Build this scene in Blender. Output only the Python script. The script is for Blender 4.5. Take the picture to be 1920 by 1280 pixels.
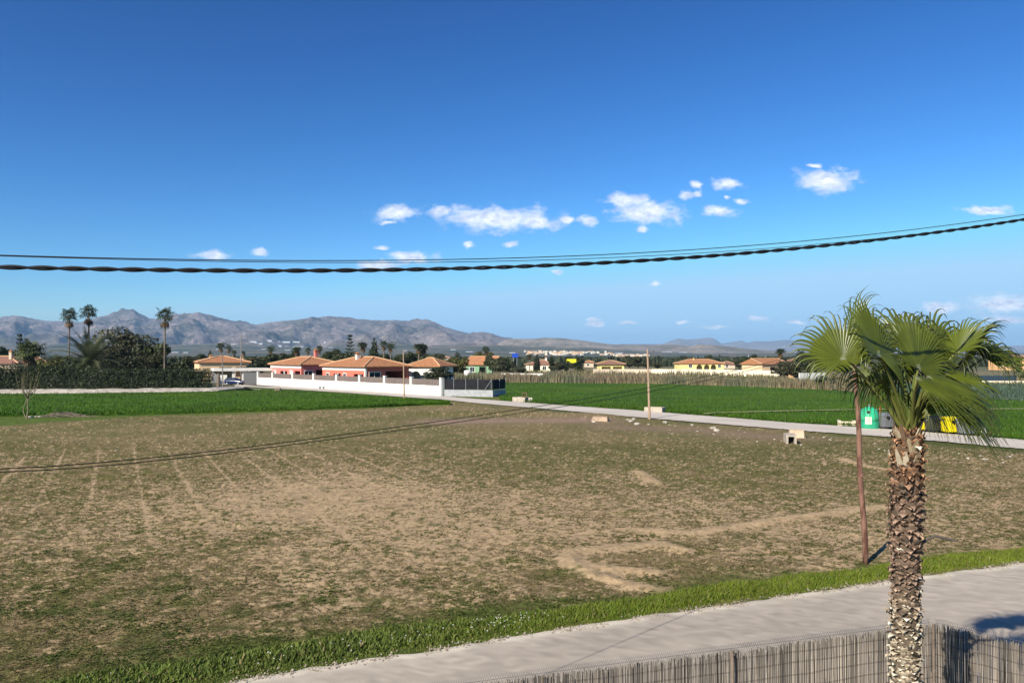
import bpy, math, random
import numpy as np
from mathutils import Vector, noise as mnoise
R = math.radians
for o in list(bpy.data.objects): bpy.data.objects.remove(o)
SC = bpy.context.scene
COL = SC.collection
# ---------------------------------------------------------------- camera
EYE = Vector((0.0, 0.0, 6.0)); FPX = 1440.0; PITCH = math.atan(28/1440)
cd = bpy.data.cameras.new('camera'); cd.sensor_width = 36; cd.lens = 36*FPX/1920
cd.clip_start = 0.1; cd.clip_end = 80000
cam = bpy.data.objects.new('camera', cd); COL.objects.link(cam)
cam.location = EYE; cam.rotation_euler = (math.pi/2+PITCH, 0, 0); SC.camera = cam
# ---------------------------------------------------------------- sun, sky, exposure
SUN_EL = R(33); SUN_AZ = math.atan2(-0.62, -0.78)       # where the sun stands: behind the viewer, to the left
sd = bpy.data.lights.new('sun', 'SUN'); sd.energy = 5.0; sd.angle = R(0.5); sd.color = (1.0, 0.93, 0.80)
sun = bpy.data.objects.new('sun', sd); COL.objects.link(sun)
S = Vector((math.sin(SUN_AZ)*math.cos(SUN_EL), math.cos(SUN_AZ)*math.cos(SUN_EL), math.sin(SUN_EL)))
sun.rotation_euler = S.to_track_quat('Z', 'Y').to_euler()
sun.location = (0, 0, 60)
SC.view_settings.view_transform = 'Standard'; SC.view_settings.look = 'None'
SC.view_settings.exposure = 0.62; SC.view_settings.gamma = 1
SC.view_settings.use_curve_mapping = False
SC.cycles.use_denoising = True; SC.cycles.max_bounces = 5; SC.cycles.transparent_max_bounces = 8
SC.cycles.volume_bounces = 0; SC.cycles.caustics_reflective = False; SC.cycles.caustics_refractive = False
W = bpy.data.worlds.new('World'); SC.world = W; W.use_nodes = True
nt = W.node_tree; N = nt.nodes; L = nt.links; N.clear()

def ray(px, py):
    u = (px-960)/FPX; v = (640-py)/FPX
    return Vector((u, math.cos(PITCH)-v*math.sin(PITCH), math.sin(PITCH)+v*math.cos(PITCH)))
def gp(px, py, z=0.0):
    d = ray(px, py); s = (z-EYE.z)/d.z
    return EYE+d*s
def at(px, py, Y):
    d = ray(px, py); return EYE+d*(Y/d.y)
def gx(px, Y, z=0.0):
    return Vector(((px-960)/FPX*Y, Y, z))
def zpx(py, Y): return 6+ (668-py)*Y/FPX

CLOUDS = [(743,401,50,19),(940,412,108,28),(885,404,60,20),(1000,418,60,16),(822,397,28,14),(1060,412,20,7),(1104,411,24,11),(1215,399,72,27),(1182,376,46,16),(1203,431,12,7),
 (1285,366,15,11),(1306,350,12,8),(1306,366,13,8),(1363,344,30,13),(1362,372,9,7),(1393,377,15,7),(1350,397,32,12),
 (1548,338,66,26),(1527,309,20,5),(1855,395,58,11),(398,477,38,11),(483,473,22,8),(713,465,14,6),
 (770,484,52,12),(705,496,46,9),(880,460,15,6),(953,457,15,6),(1227,532,15,6),(1047,507,12,5),(1110,600,13,5),(1115,609,15,6),
 (1280,603,20,5),(1420,597,24,6),(1878,572,74,22),(1762,576,44,13),(1890,601,50,13),(1500,604,24,5),(1180,606,18,4),(1340,612,30,4),(1700,592,30,6),(730,420,14,5),(1600,612,40,5)]
SKY_SHAPE = [(0.30, 2.3), (0.40, 1.75), (0.50, 1.5)]; SKY_LEVEL = (0.215, 0.395, 0.575)
def world():
    def nd(t, **k):
        n = N.new(t)
        for a, b in k.items(): setattr(n, a, b)
        return n
    def mth(op, a, b=None):
        n = nd('ShaderNodeMath', operation=op)
        for i, x in enumerate((a, b)):
            if x is None: continue
            if isinstance(x, (int, float)): n.inputs[i].default_value = x
            else: L.new(x, n.inputs[i])
        return n.outputs[0]
    sky = nd('ShaderNodeTexSky', sky_type='NISHITA'); sky.sun_disc = False
    sky.sun_elevation = SUN_EL; sky.sun_rotation = SUN_AZ % (2*math.pi)
    sky.altitude = 30; sky.air_density = 0.9; sky.dust_density = 0.25; sky.ozone_density = 4.5
    geo = nd('ShaderNodeTexCoord'); sep = nd('ShaderNodeSeparateXYZ'); L.new(geo.outputs['Generated'], sep.inputs[0])
    y = mth('MAXIMUM', sep.outputs['Y'], 0.05)
    cx = nd('ShaderNodeCombineXYZ'); L.new(mth('DIVIDE', sep.outputs['X'], y), cx.inputs[0]); L.new(mth('DIVIDE', sep.outputs['Z'], y), cx.inputs[1])
    def vm(op, a, b):
        n = nd('ShaderNodeVectorMath', operation=op)
        for i, x in enumerate((a, b)):
            if isinstance(x, tuple): n.inputs[i].default_value = x
            else: L.new(x, n.inputs[i])
        return n
    def nz(vec, sc, det=5):
        n = nd('ShaderNodeTexNoise'); n.inputs['Scale'].default_value = sc; n.inputs['Detail'].default_value = det
        n.inputs['Roughness'].default_value = 0.6; L.new(vec, n.inputs['Vector']); return n
    str_ = vm('MULTIPLY', cx.outputs[0], (0.6, 1.0, 1.0)).outputs[0]
    w1 = nz(str_, 38, 3)
    off = vm('MULTIPLY', vm('SUBTRACT', w1.outputs['Color'], (0.5, 0.5, 0.5)).outputs[0], (0.030, 0.016, 0)).outputs[0]
    P = vm('ADD', cx.outputs[0], off).outputs[0]
    cur = None; up = None
    for (px, py, rx, ry) in CLOUDS:
        d = ray(px, py); u0, v0 = d.x/d.y, d.z/d.y
        q = vm('MULTIPLY', vm('SUBTRACT', P, (u0, v0, 0)).outputs[0], (FPX/rx, FPX/ry, 0)).outputs[0]
        ln = nd('ShaderNodeVectorMath', operation='LENGTH'); L.new(q, ln.inputs[0])
        cur = ln.outputs['Value'] if cur is None else mth('MINIMUM', cur, ln.outputs['Value'])
    n2 = nz(str_, 80, 9)
    val = mth('ADD', cur, mth('MULTIPLY', mth('SUBTRACT', n2.outputs['Fac'], 0.5), 2.2))
    mr = nd('ShaderNodeMapRange', interpolation_type='SMOOTHSTEP'); L.new(val, mr.inputs['Value'])
    mr.inputs['From Min'].default_value = 1.16; mr.inputs['From Max'].default_value = 0.20
    mr.inputs['To Min'].default_value = 0; mr.inputs['To Max'].default_value = 0.93
    ahead = mth('GREATER_THAN', sep.outputs['Y'], 0.06)
    fac = mth('MULTIPLY', mr.outputs[0], ahead)
    # relief of the clouds: light from upper left painted into their colour
    n3 = nz(vm('ADD', str_, (-0.0025, 0.0055, 0)).outputs[0], 80, 9)
    rel = mth('MULTIPLY', mth('SUBTRACT', n2.outputs['Fac'], n3.outputs['Fac']), 3.2)
    br = mth('ADD', rel, 0.62); 
    cr = nd('ShaderNodeMix', data_type='RGBA'); cr.clamp_factor = True
    L.new(br, cr.inputs['Factor']); cr.inputs['A'].default_value = (0.42, 0.50, 0.68, 1); cr.inputs['B'].default_value = (0.82, 0.84, 0.90, 1)
    b1 = nd('ShaderNodeBackground'); b1.inputs['Strength'].default_value = 0.085
    # deeper, clearer sky: steeper fall of brightness from the horizon to the zenith
    sc_ = nd('ShaderNodeSeparateColor'); L.new(sky.outputs[0], sc_.inputs[0]); cc = nd('ShaderNodeCombineColor')
    for i, (hor, pw) in enumerate(SKY_SHAPE):
        v = mth('MULTIPLY', sc_.outputs[i], 0.085/hor); v = mth('MINIMUM', v, 1.15); v = mth('POWER', v, pw); L.new(mth('MULTIPLY', v, SKY_LEVEL[i]/0.085), cc.inputs[i])
    L.new(cc.outputs[0], b1.inputs['Color'])
    b2 = nd('ShaderNodeBackground'); L.new(cr.outputs['Result'], b2.inputs['Color']); b2.inputs['Strength'].default_value = 0.95
    mx = nd('ShaderNodeMixShader'); L.new(fac, mx.inputs[0]); L.new(b1.outputs[0], mx.inputs[1]); L.new(b2.outputs[0], mx.inputs[2])
    out = nd('ShaderNodeOutputWorld'); L.new(mx.outputs[0], out.inputs['Surface'])
    W.cycles.sampling_method = 'MANUAL'; W.cycles.sample_map_resolution = 512
world()

# ---------------------------------------------------------------- helpers
rng = np.random.default_rng(7); random.seed(7)
def tag(o, label=None, cat=None, group=None, kind=None):
    if label: o['label'] = label
    if cat: o['category'] = cat
    if group: o['group'] = group
    if kind: o['kind'] = kind
    return o
def thing(name, label, cat, loc=(0, 0, 0), rotz=0.0, group=None, scale=None):
    o = bpy.data.objects.new(name, None); COL.objects.link(o); o.empty_display_size = 0.2
    o.location = loc; o.rotation_euler = (0, 0, rotz)
    if scale is not None: o.scale = scale if hasattr(scale, '__len__') else (scale,)*3
    return tag(o, label, cat, group)
def copy_tree(o, parent=None):
    c = o.copy(); COL.objects.link(c)
    if parent is not None: c.parent = parent
    for ch in o.children: copy_tree(ch, c)
    return c
def np_obj(name, V, F, m, col=None, parent=None, smooth=False):
    V = np.asarray(V, dtype=np.float32).reshape(-1, 3); F = np.asarray(F, dtype=np.int32); k = F.shape[1]
    me = bpy.data.meshes.new(name); me.vertices.add(len(V)); me.vertices.foreach_set('co', V.ravel())
    me.loops.add(F.size); me.loops.foreach_set('vertex_index', F.ravel()); me.polygons.add(len(F))
    me.polygons.foreach_set('loop_start', np.arange(0, F.size, k, dtype=np.int32))
    me.update(calc_edges=True)
    if smooth: me.polygons.foreach_set('use_smooth', np.ones(len(F), dtype=bool))
    if col is not None:
        c = np.ones((len(V), 4), dtype=np.float32); c[:, :3] = col
        a = me.color_attributes.new('col', 'FLOAT_COLOR', 'POINT'); a.data.foreach_set('color', c.ravel())
    me.materials.append(m)
    o = bpy.data.objects.new(name, me); COL.objects.link(o); o.parent = parent
    return o
class MB:
    def __init__(s): s.v = []; s.f = []; s.c = []; s.col = (1, 1, 1)
    def add(s, vs, fs):
        b = len(s.v); s.v += [tuple(p) for p in vs]; s.c += [s.col]*len(vs); s.f += [tuple(b+i for i in f) for f in fs]; return s
    def box(s, x0, x1, y0, y1, z0, z1):
        return s.add([(x0,y0,z0),(x1,y0,z0),(x1,y1,z0),(x0,y1,z0),(x0,y0,z1),(x1,y0,z1),(x1,y1,z1),(x0,y1,z1)],
                     [(0,3,2,1),(4,5,6,7),(0,1,5,4),(1,2,6,5),(2,3,7,6),(3,0,4,7)])
    def frus(s, b, t, z0, z1):      # rectangles (x0,x1,y0,y1) at two heights
        return s.add([(b[0],b[2],z0),(b[1],b[2],z0),(b[1],b[3],z0),(b[0],b[3],z0),(t[0],t[2],z1),(t[1],t[2],z1),(t[1],t[3],z1),(t[0],t[3],z1)],
                     [(0,3,2,1),(4,5,6,7),(0,1,5,4),(1,2,6,5),(2,3,7,6),(3,0,4,7)])
    def tube(s, pts, rad, n=8, cap=True):
        pts = [Vector(p) for p in pts]; m = len(pts)
        if not hasattr(rad, '__len__'): rad = [rad]*m
        vs = []; prev = None
        for i, p in enumerate(pts):
            t = (pts[min(i+1, m-1)]-pts[max(i-1, 0)]).normalized()
            a = prev if prev is not None else (Vector((1, 0, 0)) if abs(t.x) < 0.8 else Vector((0, 1, 0)))
            a = (a-t*a.dot(t)).normalized(); b = t.cross(a); prev = a
            for k in range(n):
                th = 2*math.pi*k/n; vs.append(p+(a*math.cos(th)+b*math.sin(th))*rad[i])
        fs = [(i*n+k, i*n+(k+1) % n, (i+1)*n+(k+1) % n, (i+1)*n+k) for i in range(m-1) for k in range(n)]
        if cap: fs += [tuple(range(n))[::-1], tuple((m-1)*n+k for k in range(n))]
        return s.add(vs, fs)
    def lathe(s, prof, n=24, cx=0, cy=0):
        vs = [(cx+r*math.cos(2*math.pi*k/n), cy+r*math.sin(2*math.pi*k/n), z) for r, z in prof for k in range(n)]
        m = len(prof)
        fs = [(i*n+k, i*n+(k+1) % n, (i+1)*n+(k+1) % n, (i+1)*n+k) for i in range(m-1) for k in range(n)]
        fs += [tuple(range(n))[::-1], tuple((m-1)*n+k for k in range(n))]
        return s.add(vs, fs)
    def disc(s, c, axis, r, th, n=16):
        c = Vector(c); a = Vector(axis).normalized()
        return s.tube([c-a*th/2, c+a*th/2], r, n)
    def build(s, name, m, parent=None, smooth=False):
        me = bpy.data.meshes.new(name); me.from_pydata(s.v, [], s.f); me.update()
        if smooth: me.polygons.foreach_set('use_smooth', [True]*len(me.polygons))
        c = np.ones((len(s.v), 4), dtype=np.float32); c[:, :3] = np.array(s.c)
        a = me.color_attributes.new('col', 'FLOAT_COLOR', 'POINT'); a.data.foreach_set('color', c.ravel())
        me.materials.append(m)
        o = bpy.data.objects.new(name, me); COL.objects.link(o); o.parent = parent
        return o
# numpy value noise
def _h(ix, iy, s):
    n = (ix*374761393+iy*668265263+s*974634777) & 0x7fffffff
    n = ((n ^ (n >> 13))*1274126177) & 0x7fffffff
    return ((n ^ (n >> 16)) & 0xffff)/65535.0
def vn(x, y, s=0):
    x = np.asarray(x, dtype=np.float64); y = np.asarray(y, dtype=np.float64)
    ix = np.floor(x).astype(np.int64); iy = np.floor(y).astype(np.int64); fx = x-ix; fy = y-iy
    fx = fx*fx*(3-2*fx); fy = fy*fy*(3-2*fy)
    a = _h(ix, iy, s)*(1-fx)+_h(ix+1, iy, s)*fx; b = _h(ix, iy+1, s)*(1-fx)+_h(ix+1, iy+1, s)*fx
    return a*(1-fy)+b*fy
def fbm(x, y, s=0, o=4):
    t = 0; a = 0.5; n = 0
    for i in range(o):
        t = t+a*vn(x*2**i, y*2**i, s+i); n += a; a *= 0.55
    return t/n
def sst(a, b, x):
    t = np.clip((x-a)/(b-a), 0, 1); return t*t*(3-2*t)
# ---------------------------------------------------------------- materials
def mat(name, color=(0.5, 0.5, 0.5), rough=0.8, var=0.15, scale=3.0, attr=False, bump=0.0, bscale=30.0, spec=0.3, metal=0.0,
        color2=None, transl=0.0, stretch=None, det=4, coat=0.0, lo=0.35, hi=0.65):
    m = bpy.data.materials.new(name); m.use_nodes = True; t = m.node_tree; n = t.nodes; l = t.links
    b = n['Principled BSDF']; b.inputs['Roughness'].default_value = rough; b.inputs['Metallic'].default_value = metal
    b.inputs['Specular IOR Level'].default_value = spec; b.inputs['Coat Weight'].default_value = coat
    tc = n.new('ShaderNodeTexCoord'); vec = tc.outputs['Object']
    if stretch:
        mp = n.new('ShaderNodeMapping'); mp.inputs['Scale'].default_value = stretch; l.new(vec, mp.inputs['Vector']); vec = mp.outputs[0]
    nz = n.new('ShaderNodeTexNoise'); nz.inputs['Scale'].default_value = scale; nz.inputs['Detail'].default_value = det; nz.inputs['Roughness'].default_value = 0.62
    l.new(vec, nz.inputs['Vector'])
    mr = n.new('ShaderNodeMapRange'); l.new(nz.outputs['Fac'], mr.inputs['Value'])
    mr.inputs['From Min'].default_value = lo; mr.inputs['From Max'].default_value = hi
    mx = n.new('ShaderNodeMix'); mx.data_type = 'RGBA'; l.new(mr.outputs[0], mx.inputs['Factor'])
    c2 = color2 or tuple(min(1, c*(1+var)) for c in color); c1 = color if color2 else tuple(c*(1-var) for c in color)
    mx.inputs['A'].default_value = (*c1, 1); mx.inputs['B'].default_value = (*c2, 1)
    out = mx.outputs['Result']
    if attr:
        at_ = n.new('ShaderNodeAttribute'); at_.attribute_name = 'col'
        mm = n.new('ShaderNodeMix'); mm.data_type = 'RGBA'; mm.blend_type = 'MULTIPLY'; mm.inputs['Factor'].default_value = 1
        l.new(out, mm.inputs['A']); l.new(at_.outputs['Color'], mm.inputs['B']); out = mm.outputs['Result']
    l.new(out, b.inputs['Base Color'])
    if bump:
        n2 = n.new('ShaderNodeTexNoise'); n2.inputs['Scale'].default_value = bscale; n2.inputs['Detail'].default_value = 5; n2.inputs['Roughness'].default_value = 0.7
        l.new(vec, n2.inputs['Vector'])
        bp = n.new('ShaderNodeBump'); bp.inputs['Strength'].default_value = 1.0; bp.inputs['Distance'].default_value = bump
        l.new(n2.outputs['Fac'], bp.inputs['Height']); l.new(bp.outputs[0], b.inputs['Normal'])
    if transl:
        tr = n.new('ShaderNodeBsdfTranslucent'); l.new(out, tr.inputs['Color']); ms = n.new('ShaderNodeMixShader'); ms.inputs[0].default_value = transl
        l.new(b.outputs[0], ms.inputs[1]); l.new(tr.outputs[0], ms.inputs[2]); l.new(ms.outputs[0], n['Material Output'].inputs['Surface'])
    return m
M = {}
M['leaf'] = mat('leaf', (0.9,)*3, 0.55, 0.2, 1.5, attr=True, transl=0.25, spec=0.35)
M['grassleaf'] = mat('grassleaf', (0.9,)*3, 0.6, 0.15, 1.0, attr=True, transl=0.3, spec=0.25)
M['frond'] = mat('frond', (0.9,)*3, 0.36, 0.15, 4.0, attr=True, transl=0.20, spec=0.5)
M['bark'] = mat('bark', (0.17, 0.13, 0.10), 0.9, 0.35, 4.0, bump=0.02, bscale=12)
M['boots'] = mat('boots', (1, 1, 1), 0.85, 0.25, 22.0, attr=True, bump=0.004, bscale=60, stretch=(1, 1, 0.4))
M['attr'] = mat('attr', (1, 1, 1), 0.85, 0.10, 2.0, attr=True)
M['white'] = mat('white_wall', (0.76, 0.73, 0.66), 0.85, 0.08, 0.6)
M['cream'] = mat('cream_wall', (0.74, 0.66, 0.50), 0.85, 0.08, 0.6)
M['pink'] = mat('pink_wall', (0.70, 0.19, 0.16), 0.85, 0.06, 0.7)
M['coral'] = mat('coral_wall', (0.70, 0.165, 0.11), 0.85, 0.06, 0.7)
M['peach'] = mat('peach_wall', (0.72, 0.50, 0.30), 0.85, 0.06, 0.7)
M['yellow'] = mat('yellow_wall', (0.80, 0.66, 0.27), 0.85, 0.06, 0.7)
M['orange'] = mat('orange_wall', (0.72, 0.42, 0.20), 0.85, 0.06, 0.7)
M['green'] = mat('green_wall', (0.20, 0.34, 0.20), 0.85, 0.06, 0.7)
M['tan'] = mat('tan_wall', (0.58, 0.47, 0.35), 0.85, 0.08, 0.7)
M['tile'] = mat('roof_tile', (0.50, 0.225, 0.10), 0.85, 0.2, 2.5, color2=(0.27, 0.12, 0.06), bump=0.15, bscale=4.0)
M['tilebrown'] = mat('brown_roof_tile', (0.25, 0.13, 0.09), 0.85, 0.2, 3.0, bump=0.12, bscale=5.0)
M['tilecap'] = mat('ridge_tile', (0.58, 0.36, 0.20), 0.85, 0.15, 3.0)
M['glass'] = mat('window_glass', (0.03, 0.04, 0.05), 0.08, 0.1, 1, spec=0.6)
M['dark'] = mat('dark_void', (0.012, 0.011, 0.010), 0.8, 0.1, 1)
M['greymetal'] = mat('grey_metal', (0.11, 0.11, 0.115), 0.6, 0.1, 2)
M['galv'] = mat('galvanised_steel', (0.36, 0.37, 0.38), 0.5, 0.1, 3, metal=0.3)
M['blackmesh'] = mat('black_shade_net', (0.012, 0.012, 0.016), 0.9, 0.3, 2)
M['slat'] = mat('fence_infill', (0.17, 0.135, 0.12), 0.85, 0.3, 5, stretch=(3, 3, 0.3))
M['block'] = mat('concrete_block', (0.34, 0.34, 0.35), 0.9, 0.15, 1.5, bump=0.02, bscale=6)
M['concrete'] = mat('concrete', (0.40, 0.34, 0.27), 0.9, 0.15, 2.5, bump=0.01, bscale=12)
M['stone'] = mat('pale_stone', (0.46, 0.41, 0.34), 0.9, 0.25, 3, bump=0.03, bscale=6)
M['rust'] = mat('rusty_steel', (0.095, 0.042, 0.028), 0.85, 0.3, 5.0, color2=(0.215, 0.115, 0.08), bump=0.004, bscale=40, stretch=(1, 1, 0.35), lo=0.42, hi=0.58)
M['polewood'] = mat('pole_wood', (0.36, 0.25, 0.17), 0.9, 0.2, 3, stretch=(4, 4, 0.4))
M['polegrey'] = mat('pole_grey', (0.20, 0.18, 0.16), 0.9, 0.2, 3, stretch=(4, 4, 0.4))
M['cable'] = mat('cable_rubber', (0.012, 0.012, 0.014), 0.55, 0.2, 8)
M['igloo'] = mat('igloo_green', (0.03, 0.40, 0.20), 0.35, 0.10, 2, spec=0.5)
M['iglood'] = mat('igloo_dark_green', (0.02, 0.30, 0.16), 0.4, 0.10, 2, spec=0.5)
M['bingrey'] = mat('bin_grey', (0.17, 0.175, 0.19), 0.45, 0.10, 2, spec=0.4)
M['binblack'] = mat('bin_black', (0.025, 0.027, 0.032), 0.45, 0.10, 2, spec=0.4)
M['binyellow'] = mat('bin_yellow', (0.80, 0.66, 0.01), 0.4, 0.06, 2, spec=0.4)
M['rubber'] = mat('rubber', (0.015,)*3, 0.8, 0.1, 2)
M['label'] = mat('paper_label', (0.72, 0.74, 0.52), 0.6, 0.1, 6)
M['ink'] = mat('label_ink', (0.10, 0.22, 0.14), 0.7, 0.1, 6)
M['wood'] = mat('pallet_wood', (0.55, 0.46, 0.34), 0.9, 0.2, 3)
M['carpaint'] = mat('navy_paint', (0.010, 0.018, 0.075), 0.25, 0.05, 2, spec=0.5, coat=0.6)
M['lamp'] = mat('lamp_glass', (0.75, 0.75, 0.75), 0.15, 0.05, 2)
M['signblue'] = mat('sign_blue', (0.015, 0.06, 0.42), 0.5, 0.05, 2)
M['signyellow'] = mat('sign_yellow', (0.85, 0.78, 0.02), 0.5, 0.05, 2)
M['plastic'] = mat('greenhouse_plastic', (0.50, 0.52, 0.55), 0.5, 0.05, 0.1)
M['redpaint'] = mat('red_paint', (0.55, 0.06, 0.04), 0.5, 0.1, 2)
# ================================================================ GROUND
def xy(px, py): p = gp(px, py); return np.array([p.x, p.y])
def seg_dist(X, Y, pts):
    d = np.full(X.shape, 1e9)
    for (ax, ay), (bx, by) in zip(pts[:-1], pts[1:]):
        vx, vy = bx-ax, by-ay; t = np.clip(((X-ax)*vx+(Y-ay)*vy)/(vx*vx+vy*vy+1e-9), 0, 1)
        d = np.minimum(d, np.hypot(X-ax-t*vx, Y-ay-t*vy))
    return d
NE = [xy(420, 1280), xy(1000, 1189), xy(1500, 1114), xy(1920, 1055)]      # far edge of the near road
d0 = NE[1]-NE[0]; d1 = NE[-1]-NE[-2]
NE = [NE[0]-d0*6]+NE+[NE[-1]+d1*6]
def near_edge_side(X, Y):      # > 0 beyond the road's far edge, in metres
    xs = [p[0] for p in NE]; ys = [p[1] for p in NE]
    return (Y-np.interp(X, xs, ys))*0.925
FTOP = [(440,721.5),(560,726),(640,734),(660,730.5),(700,735.5),(828,743),(900,749),(1020,758),(1218,772),(1500,795),(1560,797.5),(1650,803),(1920,826)]
FTOP = [(440,721.5),(560,726.5),(660,732),(760,739),(828,743),(900,749),(1020,758),(1218,772),(1500,795),(1650,804),(1920,826),(2300,860)]
FBOT = [(440,724.5),(560,731),(660,737.5),(760,745),(828,749.5),(900,757),(1020,767),(1218,785),(1500,808.5),(1650,819),(1920,843),(2300,880)]
def interp(tab, x): return np.interp(x, [a for a, b in tab], [b for a, b in tab])
far_c = [xy(x, (interp(FTOP, x)+interp(FBOT, x))/2) for x in range(440, 2301, 40)]
def field_z(X, Y):
    z = 0.05*(fbm(X*0.9, Y*0.9, 3, 3)-0.5)+0.035*(fbm(X*5, Y*5, 31, 2)-0.5)*np.clip(40/Y, 0.3, 1)
    e = near_edge_side(X, Y); z = z*sst(0.2, 2.5, e)
    z = z+0.30*np.exp(-(seg_dist(X, Y, scarp)/2.2)**2)
    for c in curves: z = z+0.06*np.exp(-(seg_dist(X, Y, c)/0.30)**2)*(0.5+fbm(X*3, Y*3, 33, 2))
    return z
scarp = [xy(800, 776), xy(960, 776), xy(1110, 780)]
curves = [[(1240,1106),(1190,1100),(1120,1078),(1078,1060),(1066,1046),(1080,1034),(1130,1028),(1200,1024),(1240,1020),(1285,1032)], [(1110,1060),(1160,1068),(1230,1072)],
          [(1215,994),(1300,1000),(1345,992),(1400,984),(1450,976),(1520,966),(1600,956),(1660,950)], [(1196,884),(1212,894),(1228,904)], [(1580,860),(1620,873),(1660,880)]]
curves = [[xy(*p) for p in c] for c in curves]
tanspots = [(560,935,5.0,0.55),(640,915,4,0.3),(880,1000,7,0.22),(1050,960,6,0.2),(1420,1010,5,0.22),(1170,1052,2.8,-0.42),(1330,1010,2.4,-0.25),(1200,1110,1.8,-0.3),(1000,1060,2.5,-0.2),(700,1080,4,0.12),(1150,890,6,0.05),(1800,990,5,0.2),(260,960,4,0.1)]
EDGEL = [(-900,780),(0,782),(150,781),(300,778),(500,772),(700,764),(790,758),(850,750)]
def field_cover(X, Y):
    n1 = fbm(X*4.6, Y*5.2, 1, 5); n2 = fbm(X/2.6, Y/2.6, 5, 3); n3 = fbm(X/11, Y/11, 9, 3)
    B = -0.27+0.09*np.exp(-((Y-27)/9)**2)-0.20*sst(40, 62, Y)
    B = B-0.16*sst(24, 15, Y)*sst(2, -10, X)
    for (px, py, r, a) in tanspots:
        c = xy(px, py); B = B+a*np.exp(-(((X-c[0])/r)**2+((Y-c[1])/(r*1.15))**2))
    v = (n1-0.5)*1.9+(fbm(X*14, Y*15, 15, 3)-0.5)*1.9+(n2-0.5)*0.55+(n3-0.5)*0.35+B
    p = X*0.89+Y*0.46-3.05; ph = np.abs((p/1.95+0.5) % 1.0-0.5)*1.95
    tr = np.exp(-(ph/0.095)**2)*sst(22, 28, Y)*sst(56, 47, Y)*sst(-1, -6, X)*sst(-36, -28, X)*sst(0.30, 0.50, vn(X*0.25+40, Y*0.25, 77)*0.6+n2*0.5)
    v = v+0.62*tr
    for c in curves: v = v+1.5*np.exp(-(seg_dist(X, Y, c)/(0.20+0.25*n2))**2)
    return v, n1, n2, n3
def build_field():
    pys = np.concatenate([np.arange(1420, 1290, -10), np.arange(1290, 725, -1.5)]); pxs = np.concatenate([np.arange(-1200, -120, 24), np.arange(-120, 2040, 1.9), np.arange(2040, 2900, 24)])
    Yr = np.array([gp(960, p).y for p in pys]); U = (pxs-960)/FPX
    Yg, Ug = np.meshgrid(Yr, U, indexing='ij'); X = Ug*Yg; Y = Yg
    v, n1, n2, n3 = field_cover(X, Y)
    bare = sst(-0.10, 0.20, v)
    tan = np.array([0.42, 0.298, 0.170]); brown = np.array([0.205, 0.150, 0.075]); olive = np.array([0.125, 0.112, 0.036])
    k = sst(0.35, 0.65, fbm(X*1.7+9, Y*1.7, 21, 3)*0.7+n3*0.3+0.04*sst(48, 20, Y)-0.10*np.exp(-((Y-50)/9)**2)*sst(-8, 5, X))[..., None]
    low = brown*k+olive*(1-k)
    far = sst(38, 62, Y)[..., None]*0.75                       # far weeds are drier and closer together
    low = low*(1-far)+np.array([0.180, 0.140, 0.064])*far
    gp_ = (sst(0.50, 0.66, fbm(X/9, Y/9, 51, 3))*sst(40, 52, Y)*0.55)[..., None]
    low = low*1.10; low = low*(1-gp_)+np.array([0.115, 0.110, 0.034])*gp_
    col = low*(1-bare[..., None])+tan*bare[..., None]
    fine = 0.50+0.62*fbm(X*9, Y*9, 13, 2)+0.38*fbm(X*2.6, Y*2.6, 14, 3)
    col = col*fine[..., None]
    # scarp and stony strip below the far road
    sd_ = np.exp(-(seg_dist(X, Y, [xy(840, 790), xy(960, 788), xy(1105, 788)])/3.2)**2)*sst(0.25, 0.5, n2+0.25)
    col = col*(1-0.85*sd_[..., None])+np.array([0.30, 0.20, 0.15])*0.85*sd_[..., None]
    s2 = np.exp(-(seg_dist(X, Y, [xy(1150, 800), xy(1300, 806), xy(1480, 822)])/3.0)**2)*sst(0.3, 0.55, n2+0.12)
    col = col*(1-0.7*s2[..., None])+np.array([0.235, 0.165, 0.11])*0.7*s2[..., None]
    # green edges
    e = near_edge_side(X, Y); g = sst(2.3, 0.9, e+2.2*(n2-0.5)+0.9*(n1-0.5))
    g2 = sst(3.4, 0.5, seg_dist(X, Y, far_c)-3.2+3*(n2-0.5))*sst(0.3, 0.5, n3)
    eL = [xy(*p) for p in EDGEL]; eyL = np.interp(X, [p[0] for p in eL], [p[1] for p in eL]); g3 = sst(-3.5, 0.5, Y-eyL+6*(n2-0.5)+3*(n1-0.5)+13*sst(-36, -50, X))*sst(0, -4, X)*sst(0.25, 0.5, n1+0.12)
    g4 = sst(-0.14, 0.1, fbm(X*2.1, Y*2.1, 88, 3)-0.5-0.18*sst(13, 26, Y)-0.1*sst(-10, 6, X)-0.06)
    for gm, gc in ((g4*0.8, (0.085, 0.095, 0.028)), (g, (0.085, 0.105, 0.022)), (g2*0.9, (0.075, 0.095, 0.025)), (g3, (0.09, 0.13, 0.022))):
        gm = gm[..., None]; col = col*(1-gm)+np.array(gc)*fine[..., None]*gm
    soil = (sst(0.55, 0.1, np.abs(e-0.12))*sst(0.4, 0.6, n2))[..., None]; col = col*(1-0.6*soil)+np.array([0.2, 0.14, 0.09])*0.6*soil
    Z = field_z(X, Y)
    V = np.stack([X, Y, Z], -1).reshape(-1, 3); nr, nc = X.shape
    i = np.arange(nr-1)[:, None]*nc+np.arange(nc-1)[None]; i = i.ravel()
    F = np.stack([i, i+1, i+nc+1, i+nc], -1)
    tag(np_obj('field', V, F, mat('field_soil', (1, 1, 1), 0.95, 0.12, 6, attr=True, bump=0.05, bscale=11, spec=0.1), col.reshape(-1, 3), smooth=True), kind='structure')
ROADZ = 0.03
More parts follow.
